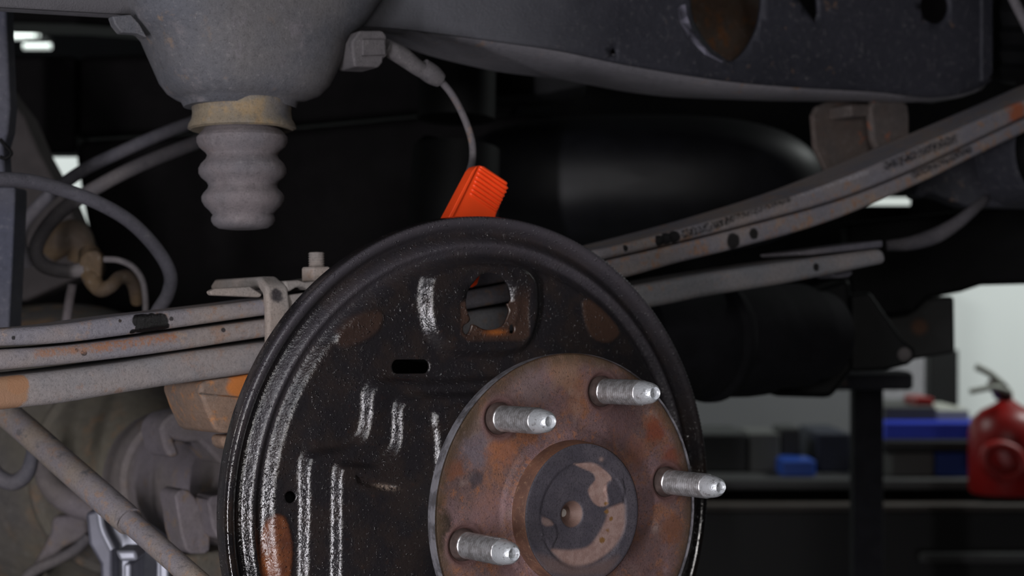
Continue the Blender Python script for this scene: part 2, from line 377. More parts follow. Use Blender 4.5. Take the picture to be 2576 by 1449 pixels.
# rusted hub face
def hub_mat(name, red=1.0, attr=False):
    t = NT(name)
    a = t.mix(t.ramp(t.noise(26, 5, 0.6), 0.38, 0.60), C(132, 104, 106), C(114, 90, 86))
    a = t.mix(t.ramp(t.noise(45, 6, 0.7), 0.50, 0.62), a, C(138, 98, 80))
    a = t.mix(t.ramp(t.noise(38, 4, 0.6), 0.58, 0.70), a, C(156, 134, 126))
    a = t.mix(t.ramp(t.noise(150, 8, 0.8), 0.54, 0.64, 0, 0.6), a, C(166, 104, 62))
    a = t.mix(t.ramp(t.noise(33, 5, 0.75), 0.60, 0.72, 0, 0.8), a, C(88, 82, 88))
    a = t.mix(t.ramp(t.noise(500, 6, 0.8), 0.56, 0.66, 0, 0.7), a, C(60, 46, 48))
    a = t.mix(t.ramp(t.noise(1300, 5, 0.8), 0.54, 0.62, 0, 0.6), a, C(40, 30, 32))
    a = t.mix(t.ramp(t.noise(20, 3), 0.56, 0.36, 0, 0.35), a, C(60, 50, 52))
    a = t.mix(t.ramp(t.noise(170, 7, 0.85), 0.55, 0.63, 0, 0.5), a, C(170, 110, 68))
    a = t.mix(t.ramp(t.noise(420, 7, 0.85), 0.57, 0.64, 0, 0.7), a, C(52, 38, 42))
    if attr:
        for (x, y, r, c, k) in ((1190, 1125, .010, C(112, 102, 110), .8), (1197, 1205, .0045, C(66, 60, 66), .8), (1262, 1130, .009, C(164, 100, 60), .55), (1325, 1085, .007, C(158, 100, 66), .5),
                                (1420, 925, .012, C(150, 118, 98), .7), (1180, 1060, .008, C(118, 98, 84), .7), (1340, 960, .012, C(122, 104, 104), .7), (1455, 1000, .010, C(150, 100, 72), .5),
                                (1560, 1060, .012, C(92, 68, 70), .6), (1650, 1080, .007, C(128, 66, 44), .8), (1690, 1150, .006, C(124, 64, 42), .8), (1600, 1140, .008, C(124, 82, 70), .6),
                                (1620, 1380, .014, C(96, 72, 70), .6), (1230, 1290, .012, C(130, 100, 98), .6), (1280, 1410, .010, C(104, 78, 78), .6), (1140, 1180, .006, C(120, 72, 48), .7), (1690, 1330, .008, C(120, 76, 52), .7)):
            a = t.mix(t.math('MULTIPLY', t.spot(L(x, y, 0), r, .45, .45), k), a, c)
        a = t.mix(t.ramp(t.noise(750, 6, 0.8), 0.55, 0.63, 0, 0.7), a, C(46, 34, 36))
    rr = t.ramp(t.noise(60, 4), 0.3, 0.7, 0.42, 0.6)
    if attr:
        a = t.mix(t.math('MULTIPLY', t.attr('grime'), t.ramp(t.noise(160, 6, 0.75), 0.38, 0.52)), a, C(44, 34, 28))
        a = t.mix(t.math('MULTIPLY', t.attr('edge'), t.ramp(t.noise(120, 5), 0.3, 0.6, 0.35, 0.9)), a, C(84, 66, 48))
        a = t.mix(t.attr('ring'), a, C(100, 74, 72))
    nb = t.bump(t.noise(1100, 5, 0.75), 0.0006, 0.55); nb = t.bump(t.noise(240, 5, 0.7), 0.0009, 0.35, nb)
    return t.out(a, rr, 0.15, nb)
M['hub'] = hub_mat('rusted_hub', attr=True)
t = NT('pilot_face')
a = t.mix(t.ramp(t.noise(80, 5), 0.35, 0.65), C(70, 66, 74), C(82, 77, 84))
a = t.mix(t.ramp(t.noise(900, 5, 0.7), 0.50, 0.60, 0, 0.7), a, C(54, 50, 56))
tan = t.mix(t.ramp(t.noise(200, 5, .7), .4, .6), C(158, 132, 124), C(142, 114, 106))
a = t.mix(t.attr('tan'), a, tan)
a = t.mix(t.math('MULTIPLY', t.attr('brown'), .9), a, C(118, 92, 82))
a = t.mix(t.attr('drops'), a, C(122, 88, 50))
nb = t.bump(t.noise(1200, 5, 0.7), 0.0005, 0.5)
M['pilot'] = t.out(a, 0.55, 0.1, nb)
t = NT('pilot_wall')
a = t.mix(t.ramp(t.noise(70, 5, .6), 0.35, 0.65), C(112, 78, 62), C(90, 64, 54))
a = t.mix(t.ramp(t.noise(300, 6, .8), 0.52, 0.64, 0, .8), a, C(134, 104, 84))
M['pilot_wall'] = t.out(a, 0.55, 0.15, t.bump(t.noise(700, 5, .7), .0006, .4))
t = NT('machined_rim')
a = t.mix(t.ramp(t.noise(110, 5, .7), 0.4, 0.62), C(140, 138, 144), C(92, 90, 94))
M['rim'] = t.out(a, 0.45, 0.35, t.bump(t.noise(900, 4), .0005, .4))
t = NT('stud_zinc')
a = t.mix(t.ramp(t.noise(260, 5, .7), 0.42, 0.60), C(205, 203, 205), C(168, 164, 164))
a = t.mix(t.ramp(t.noise(420, 6, .8), 0.60, 0.70, 0, .7), a, C(120, 108, 100))
M['stud'] = t.out(a, 0.30, 0.80, t.bump(t.noise(600, 3), .0002, .25))
t = NT('stud_tip')
a = t.mix(t.ramp(t.noise(330, 5, .8), 0.54, 0.66), C(205, 208, 212), C(124, 120, 120))
M['tip'] = t.out(a, 0.32, 0.5, t.bump(t.noise(700, 5), .0007, .5))
M['collar'] = plain('stud_collar', C(92, 78, 74), 0.5, 0.3, 0.4, 200)
M['white_dot'] = plain('clean_metal', C(225, 220, 214), 0.35, 0.4, 0.2, 300)

# ------------------------------------------------------------------ the workshop room
FLOOR = plain('concrete_floor', C(70, 70, 72), 0.5, 0, .2, 3)
WALL = plain('white_wall', C(226, 230, 228), 0.8, 0, .04, 2)
WDARK = plain('grey_wall', C(96, 96, 98), 0.8, 0, .1, 2)
CEIL = plain('dark_ceiling', C(9, 9, 10), 0.9, 0, .2, 2, 0.0)
def struct(o): o['kind'] = 'structure'; return o
struct(wbox('floor', -3.2, 3.2, -2.6, 4.9, -0.1, 0.0, FLOOR, smooth=False))
struct(wbox('ceiling', -3.2, 3.2, -2.6, 4.9, 3.3, 3.4, CEIL, smooth=False))
struct(wbox('wall_back', -3.2, 3.2, 4.8, 4.9, 0.0, 3.3, WALL, smooth=False))
struct(wbox('wall_left', -3.3, -3.2, -2.6, 4.9, 0.0, 3.3, WDARK, smooth=False))
struct(wbox('wall_right', 3.2, 3.3, -2.6, 4.9, 0.0, 3.3, WDARK, smooth=False))
struct(wbox('wall_front', -3.2, 3.2, -2.7, -2.6, 0.0, 3.3, WDARK, smooth=False))

struct(wbox('trim_3', -3.2, 3.2, 4.74, 4.8, 2.04, 3.3, CEIL, smooth=False))
# ------------------------------------------------------------------ brake backing plate
def build_plate():
    B0 = 0.0809; R = 168.6
    P = Thing('brake_backing_plate', 'large round oily black pressed-steel brake backing plate behind the rusted hub', 'brake part', loc(0, B0, -R / 1000))
    hole = [(1219, 686), (1243, 690), (1262, 704), (1275, 727), (1281, 749), (1278.5, 762), (1273, 765), (1278, 780.6), (1273, 798), (1266.7, 812),
            (1259, 820), (1240, 828), (1220.6, 830), (1203, 825), (1192, 818), (1183, 817), (1181, 825), (1176, 836), (1168, 842.5), (1160, 836), (1158, 826.7),
            (1161, 818.7), (1173, 811), (1176, 801), (1170, 784), (1166.7, 768), (1166, 749), (1170, 730), (1182.5, 712), (1195, 696.5), (1208, 688.6)]
    hole = [tuple(p) for p in catmull(hole + hole[:1], 3)[:-1]]
    el = lambda cx, cy, rx, ry, n=20: [(cx + rx * math.cos(2 * math.pi * k / n), cy + ry * math.sin(2 * math.pi * k / n)) for k in range(n)]
    slot = [(1008 + 13 * math.cos(a), 922.5 + 18 * math.sin(a)) for a in np.linspace(math.pi / 2, 1.5 * math.pi, 9)] + \
           [(1077 + 13 * math.cos(a), 922 + 18 * math.sin(a)) for a in np.linspace(-math.pi / 2, math.pi / 2, 9)]
    holes_px = [hole, el(1283, 827.5, 7.5, 12), slot, el(738.5, 1252, 14, 15.5)]
    bb = B0 - 0.004
    holes = [[tuple(1000 * v for v in uw(x, y, bb)) for x, y in h] for h in holes_px]
    axle_hole = [(44 * math.cos(a), 44 * math.sin(a)) for a in np.linspace(0, 2 * math.pi, 48, endpoint=False)]
    pts = []
    for r in np.concatenate([np.arange(131, 167.5, 0.75), [167.9, 168.3, 168.6]]):
        n = 420
        pts += [(r * math.cos(2 * math.pi * (k + .5 * (int(r * 4) % 2)) / n), r * math.sin(2 * math.pi * (k + .5 * (int(r * 4) % 2)) / n)) for k in range(n)]
    g = 1.35
    for j in range(-100, 101):
        for i in range(-100, 101):
            x = (i + .5 * (j % 2)) * g; y = j * g * .866
            if math.hypot(x, y) < 130.3: pts.append((x, y))
    pts = np.array(pts)
    ok = np.ones(len(pts), bool)
    for h in holes + [axle_hole]: ok &= sdf(pts[:, 0], pts[:, 1], h) < -0.35
    pts = pts[ok]
    keep = lambda x, y: np.logical_and.reduce([sdf(x, y, h) < 0 for h in holes + [axle_hole]])
    v, f = cdt([tuple(p) for p in pts], holes + [axle_hole], keep)
    x, y = v[:, 0], v[:, 1]; r = np.hypot(x, y)
    prof = catmull([(120, 0), (130, 0.0), (136, 0.1), (139.5, 0.3), (142, -1.0), (144.5, -3.8), (146.8, -5.2), (149, -4.0), (151.2, -1.9), (153, -2.6), (155.5, -5.6), (157.6, -7.4), (159.6, -7.2),
                    (161.4, -4.6), (163.2, -1.6), (165, -.3), (166.8, 0), (168, -.5), (168.6, -2.2)], 6)
    h = np.interp(r, [p[0] for p in prof], [p[1] for p in prof])
    PX, PY = px_of(x / 1000, B0 + 0.0, y / 1000)
    # wheel-cylinder pad
    pad = catmull([(1062, 720), (1075, 690), (1130, 664), (1210, 655), (1290, 664), (1338, 700), (1348, 770), (1330, 850), (1290, 884), (1200, 892), (1120, 880), (1078, 840), (1062, 780), (1062, 720)], 4)
    h += 7.0 * sm(sdf(PX, PY, pad), -14, 16)
    ringf = np.exp(-((sdf(PX, PY, hole) + 10) / 7) ** 2); h += 0.8 * ringf
    # stepped embossing around the anchor
    e1 = catmull([(757, 1520), (762, 1300), (762, 1170), (785, 1142), (860, 1128), (905, 1098), (918, 1040), (922, 985), (960, 958), (1080, 962), (1300, 965), (1400, 1100), (1400, 1300), (1300, 1500), (1000, 1600), (757, 1520)], 5)
    e2 = catmull([(828, 1500), (830, 1300), (832, 1190), (850, 1168), (920, 1170), (975, 1130), (985, 1070), (985, 1025), (1010, 1000), (1100, 995), (1300, 1000), (1380, 1100), (1380, 1300), (1250, 1450), (1000, 1560), (828, 1500)], 5)
    h += 5.5 * sm(sdf(PX, PY, e1), -14, 10) + 5.5 * sm(sdf(PX, PY, e2), -11, 9)
    e3 = catmull([(1072, 1300), (1075, 1110), (1068, 1060), (1085, 1030), (1200, 1020), (1300, 1100), (1300, 1300), (1072, 1300)], 4)
    h += 2.5 * sm(sdf(PX, PY, e3), -8, 6)
    cut = [(872, 1192), (905, 1202), (960, 1214), (975, 1222), (940, 1228), (880, 1212)]
    h -= 3.0 * sm(sdf(PX, PY, cut), -3, 4)
    # broad dents
    h += 1.2 * np.sin(x / 23 + 1.3) * np.sin(y / 29) * (r < 132) * sm(132 - r, 0, 12)
    h += 1.5 * np.exp(-(((PX - 930) / 45) ** 2 + ((PY - 1000) / 90) ** 2))
    # shoe contact pads
    p1 = catmull([(690, 1292), (718, 1305), (735, 1370), (730, 1450), (712, 1520), (676, 1500), (664, 1400), (672, 1320), (690, 1292)], 4)
    p2 = catmull([(845, 830), (890, 792), (948, 780), (965, 800), (945, 840), (890, 870), (850, 872), (845, 830)], 4)
    p3 = catmull([(1463, 760), (1485, 752), (1530, 790), (1558, 835), (1530, 862), (1490, 850), (1470, 810), (1463, 760)], 4)
    for p in (p1, p2, p3): h += 0.9 * sm(sdf(PX, PY, p), -4, 4)
    rust = 0.9 * sm(sdf(PX, PY, p1), -3, 5)
    brown = 0.55 * sm(sdf(PX, PY, p2), -6, 12) + 0.95 * sm(sdf(PX, PY, p3), -3, 4)
    brown += 0.8 * np.exp(-(((PX - 1150) / 30) ** 2 + ((PY - 780) / 50) ** 2)) * 0
    ped = [(1143, 756), (1160, 752), (1285, 752), (1316, 758), (1316, 845), (1300, 856), (1160, 858), (1143, 840)]
    inp = sm(sdf(PX, PY, ped), -3, 3); brown = np.clip(brown + 0.75 * inp, 0, 1)
    h -= 0.7 * inp
    br = np.exp(-(((PX - 1232) / 26) ** 2 + ((PY - 836) / 7) ** 2)) * (inp > .5)
    scr = np.exp(-(((PX - 950) / 22) ** 2 + ((PY - 1223 - (PX - 950) * .12) / 5) ** 2))
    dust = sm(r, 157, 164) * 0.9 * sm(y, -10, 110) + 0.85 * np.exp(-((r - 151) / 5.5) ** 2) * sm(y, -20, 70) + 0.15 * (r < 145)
    V = np.array([loc(a / 1000, B0 - c / 1000, b2 / 1000) for a, b2, c in zip(x, y, h)])
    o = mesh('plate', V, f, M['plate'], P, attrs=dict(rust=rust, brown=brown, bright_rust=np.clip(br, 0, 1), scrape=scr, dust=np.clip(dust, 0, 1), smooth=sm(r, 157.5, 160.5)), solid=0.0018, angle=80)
    # rolled outer lip
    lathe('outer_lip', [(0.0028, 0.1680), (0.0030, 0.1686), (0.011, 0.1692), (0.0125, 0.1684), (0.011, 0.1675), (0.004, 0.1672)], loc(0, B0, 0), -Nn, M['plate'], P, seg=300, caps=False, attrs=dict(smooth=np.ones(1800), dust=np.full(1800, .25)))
build_plate()

# ------------------------------------------------------------------ wheel hub
def build_hub():
    P = Thing('wheel_hub', 'round rusted wheel hub with silver threaded studs in front of the black backing plate', 'wheel hub', loc(0, 0.0, -0.0876))
    ph = 0.348; rp = 69.85
    st = [(rp * math.sin(ph + k * math.pi / 3), rp * math.cos(ph + k * math.pi / 3)) for k in range(6)]
    pts = []
    rr = list(np.arange(40, 86, 1.5)) + [86.2, 86.6, 87.0, 87.4, 87.6]
    for i, r in enumerate(rr):
        n = max(60, int(2 * math.pi * r / 1.6)); o = .5 * (i % 2)
        for k in range(n):
            p = (r * math.cos(2 * math.pi * (k + o) / n), r * math.sin(2 * math.pi * (k + o) / n))
            if min(math.hypot(p[0] - s[0], p[1] - s[1]) for s in st) > 14.2: pts.append(p)
    for s in st:
        for r in (7.2, 9.0, 10.2, 10.6, 11.0, 11.4, 12.2, 13.2, 14.0):
            for k in range(40): 
                p = (s[0] + r * math.cos(2 * math.pi * k / 40), s[1] + r * math.sin(2 * math.pi * k / 40))
                if math.hypot(*p) < 87.3: pts.append(p)
    inner = [(38.8 * math.cos(a), 38.8 * math.sin(a)) for a in np.linspace(0, 2 * math.pi, 120, endpoint=False)]
    v, f = cdt(pts, [inner], lambda x, y: np.hypot(x, y) > 38.7)
    x, y = v[:, 0], v[:, 1]; r = np.hypot(x, y)
    ds = np.min([np.hypot(x - s[0], y - s[1]) for s in st], axis=0)
    h = np.interp(r, [38, 40, 42, 44.5, 46, 86.2, 87.0, 87.6], [2.6, 1.7, 1.2, 1.0, 0, 0, -.5, -1.3])
    h = h - 2.0 * (1 - sm(ds, 9.4, 10.3)) + 0.35 * np.exp(-((ds - 11.4) / 1.0) ** 2)
    PX, PY = px_of(x / 1000, 0.0, y / 1000)
    gr = catmull([(1090, 1250), (1118, 1275), (1135, 1300), (1140, 1340), (1112, 1400), (1108, 1460), (1070, 1440), (1070, 1300), (1090, 1250)], 3)
    grime = sm(sdf(PX, PY, gr), -8, 10)
    grime = np.clip(grime + .8 * np.exp(-(((PX - 1160) / 40) ** 2 + ((PY - 1060) / 60) ** 2)) + .5 * sm(r, 80, 87), 0, 1)
    ring = (1 - sm(ds, 10.5, 14.5)) * .9
    V = [loc(a / 1000, -c / 1000, b / 1000) for a, b, c in zip(x, y, h)]
    mesh('flange_face', V, f, M['hub'], P, attrs=dict(grime=grime, edge=sm(r, 76, 87), ring=ring), angle=60)
    lathe('flange_rim', [(-0.0012, .0876), (0.0010, .0876), (0.0066, .0872), (0.0082, .0858), (0.0092, .0800), (.010, .038)], loc(0, 0, 0), -Nn, M['rim'], P, seg=160, caps=False)
    lathe('neck', [(.0095, .044), (.012, .039), (.079, .038)], loc(0, 0, 0), -Nn, M['diff'], P, seg=80, caps=False)
    # pilot
    lathe('pilot_wall', [(0.0, .0400), (-0.003, .0396), (-0.0112, .0388), (-0.0122, .0382)], loc(0, 0, 0), -Nn, M['pilot_wall'], P, seg=140, caps=False)
    pts = []; dc = (-6.8, 0.3)
    for i, r in enumerate(np.arange(0.8, 37.9, 0.8)):
        n = max(8, int(2 * math.pi * r / .85))
        for k in range(n):
            p = (r * math.cos(2 * math.pi * (k + .5 * (i % 2)) / n), r * math.sin(2 * math.pi * (k + .5 * (i % 2)) / n))
            if math.hypot(p[0] - dc[0], p[1] - dc[1]) > 8.2: pts.append(p)
    for r in np.arange(.4, 8.1, .35):
        n = max(8, int(2 * math.pi * r / .6))
        pts += [(dc[0] + r * math.cos(2 * math.pi * k / n), dc[1] + r * math.sin(2 * math.pi * k / n)) for k in range(n)]
    lp = [(38.2 * math.cos(a), 38.2 * math.sin(a)) for a in np.linspace(0, 2 * math.pi, 140, endpoint=False)]
    v, f = cdt(pts, [lp], lambda x, y: np.hypot(x, y) < 38.3)
    x, y = v[:, 0], v[:, 1]; r = np.hypot(x, y)
    PX, PY = px_of(x / 1000, -0.0122, y / 1000)
    h = -0.7 * (1 - sm(np.hypot(x - .8, y + 1.), 28.4, 29.6)) - .4 * sm(r, 37.3, 38.2)
    Z = lambda q: [(1300 + a / 3.926, 1080 + b / 3.926) for a, b in q]
    tab = Z([(870, 590), (940, 500), (1040, 500), (1060, 600), (1050, 720), (900, 760), (905, 690)])
    tab2 = Z([(240, 850), (330, 890), (390, 950), (410, 1050), (350, 1180), (240, 1040)])
    h += 0.8 * sm(sdf(PX, PY, tab), -3, 1.5) + .6 * sm(sdf(PX, PY, tab2), -1.5, 1.5)
    dd = np.hypot(x - dc[0], y - dc[1])
    h -= np.interp(dd, [0, 2.0, 2.3, 3.6, 5.6, 7.0, 7.8], [9.5, 9.4, 8.0, 5.0, 2.0, .5, 0])
    t1 = catmull(Z([(560, 340), (740, 330), (860, 390), (945, 480), (900, 530), (890, 600), (900, 740), (830, 765), (760, 720), (710, 600), (780, 500), (750, 430), (640, 380), (560, 340)]), 3)
    t2 = catmull(Z([(900, 780), (1055, 725), (1075, 850), (1060, 1000), (980, 1150), (860, 1260), (700, 1340), (520, 1340), (380, 1240), (350, 1180), (520, 1190), (700, 1160), (800, 1050), (880, 900), (900, 780)]), 3)
    t3 = catmull(Z([(250, 860), (330, 890), (370, 940), (300, 960), (250, 930), (250, 860)]), 3)
    tan = np.clip(sm(sdf(PX, PY, t1), -2, 2.5) + sm(sdf(PX, PY, t2), -4, 6) * .9 + .6 * sm(sdf(PX, PY, t3), -2, 3), 0, 1)
    tan = np.maximum(tan, .8 * np.exp(-(((PX - 1512.5) / 5) ** 2 + ((PY - 1155.5) / 5) ** 2)))
    brown = (1 - sm(dd, 6.6, 7.6)) + .5 * sm(sdf(PX, PY, Z([(200, 1240), (700, 1360), (1000, 1260), (900, 1430), (500, 1449), (300, 1400)])), -14, 10)
    drops = np.zeros(len(x))
    for (a, b, q) in ((893, 815, 6), (940, 885, 5.5), (850, 1095, 8), (905, 1000, 4), (885, 735, 5)):
        c = Z([(a, b)])[0]; drops = np.maximum(drops, 1 - sm(np.hypot(PX - c[0], PY - c[1]), q - 1.5, q + .5))
    V = [loc(a / 1000, -0.0122 - c / 1000, b / 1000) for a, b, c in zip(x, y, h)]
    mesh('pilot_cap', V, f, M['pilot'], P, attrs=dict(tan=tan, brown=np.clip(brown, 0, 1), drops=drops), angle=60)
    lathe('centre_mark', [(0, 0), (0.0002, .0021), (0, .0023)], loc(dc[0] / 1000, -.0029, dc[1] / 1000), Nn, M['white_dot'], P, seg=20, caps=False)
    # studs
    for k, s in enumerate(st):
        o = loc(s[0] / 1000, 0.0, s[1] / 1000)
        prof = [(-0.004, .0072), (.0022, .0072), (.0036, .0070)]
        z = .0040
        while z < .0345:
            prof += [(z, .0061), (z + .0008, .0070), (z + .00105, .0070), (z + .00175, .0061)]; z += .0019
        body = lathe('stud', prof + [(z, .0064)], o, Nn, M['stud'], P, seg=40, angle=70)
        lathe('stud_collar', [(-.0040, .0086), (-.0004, .0086), (.0012, .0080), (.0032, .0074), (.0034, .0066)], o, Nn, M['collar'], body, seg=40, caps=False)
        lathe('stud_tip', [(z - .0004, .0064), (z + .0012, .0064), (z + .0035, .0062), (z + .0070, .0056), (z + .0092, .0048), (z + .0104, .0038), (z + .0108, .0034), (z + .0104, .0031), (z + .0088, .0024), (z + .0084, .0)], o, Nn, M['tip'], body, seg=40, angle=50)
build_hub()

# ------------------------------------------------------------------ leaf spring
BS = 0.165
def leaf(name, top, bot, mat, parent, wid=0.062, n=5, bev=0.0036, **kw):
    T = catmull(top, n); Bt = catmull(bot, n)
    xs = np.linspace(T[0, 0], T[-1, 0], 90); ty = np.interp(xs, T[:, 0], T[:, 1])
    xb = np.linspace(Bt[0, 0], Bt[-1, 0], 90); by = np.interp(xb, Bt[:, 0], Bt[:, 1])
    V = []
    for i in range(90):
        u1, w1 = uw(xs[i], ty[i], BS); u2, w2 = uw(xb[i], by[i], BS)
        V += [loc(u1, BS, w1), loc(u1, BS + wid, w1), loc(u2, BS + wid, w2), loc(u2, BS, w2)]
    Fc = [[0, 1, 2, 3], [356 + 3, 356 + 2, 356 + 1, 356]]
    for i in range(89):
        for k in range(4): Fc.append([4 * i + k, 4 * i + (k + 1) % 4, 4 * i + 4 + (k + 1) % 4, 4 * i + 4 + k])
    return mesh(name, V, Fc, mat, parent, bevel=bev, segs=5, **kw)
SP = Thing('leaf_spring', 'three stacked dusty grey steel spring leaves passing behind the black backing plate', 'leaf spring', L(700, 900, BS))
leaf('leaf', [(-130, 838), (0, 827), (155, 815), (310, 793), (466, 776), (668, 752), (1000, 704), (1220, 670), (1491, 629), (1628, 598), (1857, 536), (2085, 462), (2313, 366), (2576, 252), (2760, 170)],
     [(-130, 880), (0, 871), (155, 863), (310, 844), (466, 822), (677, 792), (1000, 750), (1218, 719), (1523, 653), (1720, 607), (1857, 572), (2085, 510), (2245, 451), (2404, 379), (2576, 297), (2760, 215)], M['leaf'], SP)
leaf('leaf', [(-130, 888), (0, 879.5), (155, 870), (310, 852), (466, 830), (683, 801), (1000, 757), (1218, 725), (1523, 657), (1720, 611), (1857, 576), (2085, 514), (2245, 455), (2404, 383), (2576, 301), (2760, 219)],
     [(-130, 942), (0, 931), (155, 917), (310, 900), (466, 879), (683, 846), (1000, 805), (1220, 771), (1545, 706), (1710, 661), (1857, 625), (2085, 559), (2313, 463), (2450, 396), (2576, 336), (2760, 250)], M['leaf2'], SP)
leaf('leaf', [(-130, 962), (0, 948), (155, 931), (310, 911), (466, 886), (683, 858), (1000, 812), (1220, 779), (1600, 719), (1776, 688), (1993, 656), (2226, 625)],
     [(-130, 1052), (0, 1032), (155, 1015), (310, 989), (466, 964), (646, 938), (1000, 880), (1220, 844), (1647, 773), (1776, 747), (1993, 711), (2236, 661)], M['leaf_low'], SP, bev=.0050)
# rebound clip: strap over the top and down the outer side
u0, wt = uw(694, 700, BS - .006); 
def clip():
    V = []; w_top = uw(690, 694, BS - .006)[1]; th = .0065
    ua, ub = uw(672, 760, BS - .006)[0], uw(731, 790, BS - .006)[0]
    wb = uw(700, 905, BS - .006)[1]
    outer = [(BS - .0068, wb), (BS - .0068, w_top - .018), (BS - .0045, w_top - .006), (BS + .004, w_top), (BS + .072, w_top + .0005), (BS + .080, w_top - .004)]
    inner = [(BS + .0, wb), (BS + .0, w_top - .019), (BS + .0015, w_top - .011), (BS + .007, w_top - .0075), (BS + .072, w_top - .0072), (BS + .0755, w_top - .0072)]
    A = [loc(ua + (.004 if w > w_top - .012 and 0 else 0), b, w) for b, w in outer + inner[::-1]]; Bq = [loc(ub - (.004 if w > w_top - .005 else 0), b, w) for b, w in outer + inner[::-1]]
    V, Fc = prism_geo(A, Bq); mesh('rebound_strap', V, Fc, M['clip'], SP, bevel=.0025, segs=3)
clip()
prism('clip_pad', [(532, 743), (526, 733), (540, 726), (628, 720), (662, 741), (655, 748)], BS + .0, BS + .006, M['clip'], SP, bevel=.002)
def slab(name, pts, b0, b1, th, mat, parent, **kw):   # plate lying on the leaves
    pass
# u-bolt top plate, nuts
UB = Thing('spring_clamp_plate', 'tan-grey steel clamp plate with hump on top of the leaf spring beside the backing plate', 'clamp plate', L(800, 740, BS))
prism('plate', [(716, 706), (750, 704), (768, 709), (800, 706), (900, 690), (1000, 676), (1000, 700), (830, 726), (775, 729), (762, 722), (745, 724), (722, 738)], BS - .004, BS + .075, M['clip'], UB, bevel=.0015)
prism('side_block', [(724, 742), (760, 737), (800, 731), (930, 711), (930, 810), (800, 830), (732, 850)], BS - .0035, BS - .0002, M['clip'], UB, bevel=.0012)
def nut(P, px, py, b, flat, hgt, mat, r=None):
    u, w = uw(px, py, b); c = loc(u, b, w)
    lathe('nut', [(0, flat * .96), (.0006, flat), (hgt - .001, flat), (hgt, flat * .9), (hgt, .0)], c, Up, mat, P, seg=6, smooth=False)
    return c
UBT = Thing('u_bolt', 'dusty threaded bolt end and hex nut standing on the clamp plate', 'bolt', L(797, 708, BS + .012))
c = nut(UBT, 797, 708, BS + .012, .0098, .0088, M['clip'])
prof = [(0.004, .0046)]; z = .009
while z < .0172: prof += [(z, .0045), (z + .0005, .0050), (z + .0008, .0050), (z + .0013, .0045)]; z += .0015
prof += [(z, .0044), (z + .0003, .0)]
lathe('threaded_end', prof, c, Up, M['clip'], UBT, seg=24)
# perch below the leaves
PE = Thing('spring_perch', 'orange-rusted steel spring perch under the leaves at the backing plate edge', 'perch', L(570, 1090, .17))
prism('body', [(503, 967), (520, 957), (600, 946), (720, 925), (720, 1090), (555, 1090), (541, 1080), (518, 1030), (503, 988)], .167, .225, M['perch'], PE, bevel=.003)
prism('lower_tab', [(558, 1094), (620, 1096), (620, 1130), (575, 1131), (558, 1122)], .172, .190, M['perch'], PE, bevel=.003)
prism('seam', [(503, 989), (600, 998), (640, 990), (640, 993), (600, 1001), (503, 992)], .1664, .168, M['rust_wall'], PE)
# pad on the right end of the lowest leaf
RP = Thing('leaf_end_pad', 'grey insulator strip lying on the right tip of the lowest leaf', 'pad')if False else Thing('leaf_end_pad', 'grey anti-squeak strip lying on the free tip of the lowest leaf', 'pad', L(2120, 640, BS))
prism('strip', [(2008, 634), (2040, 628), (2222, 604), (2222, 622), (2040, 642), (2014, 642)], BS + .006, BS + .050, M['hose'], RP, bevel=.002)
RC = Thing('rivet_cap', 'small grey cap under the free tip of the lowest leaf', 'cap', L(2118, 690, BS + .03))
prism('cap_head', [(2096, 686), (2146, 680), (2146, 690), (2136, 698), (2106, 700), (2096, 696)], BS + .02, BS + .04, M['hose'], RC, bevel=.0015)

# ------------------------------------------------------------------ bump stop
BP = Thing('bump_stop', 'dusty ribbed rubber bump stop hanging under the cast frame bracket', 'bump stop', L(612, 578, .20))
bu, bw = uw(612, 576, .200)
def bl(py): return uw(612, py, .200)[1] - bw
bot = loc(bu, .200, bw)
Pm = 1 / 4080.0
rprof = [(576, 0), (577, 40), (574, 62), (566, 74), (556, 80), (548, 80), (540, 76), (530, 84), (518, 96), (506, 103), (495, 104), (486, 99), (474, 88), (466, 86), (458, 90),
         (446, 104), (436, 110), (424, 110), (412, 104), (400, 92), (391, 88), (384, 92), (370, 108), (358, 114), (346, 114), (336, 106), (326, 96), (312, 92)]
lathe('rubber_bellows', [(bl(y), r * Pm) for y, r in rprof], bot, Up, M['rubber'], BP, seg=56)
lathe('mounting_cup', [(bl(y), r * Pm) for y, r in [(322, 90), (328, 128), (324, 136), (314, 134), (300, 126), (285, 124), (262, 126), (246, 128), (236, 120)]], bot, Up, M['cup'], BP, seg=56)
BR = Thing('bump_stop_bracket', 'large grey cast-steel funnel bracket under the left of the frame rail', 'bracket', L(612, 250, .20))
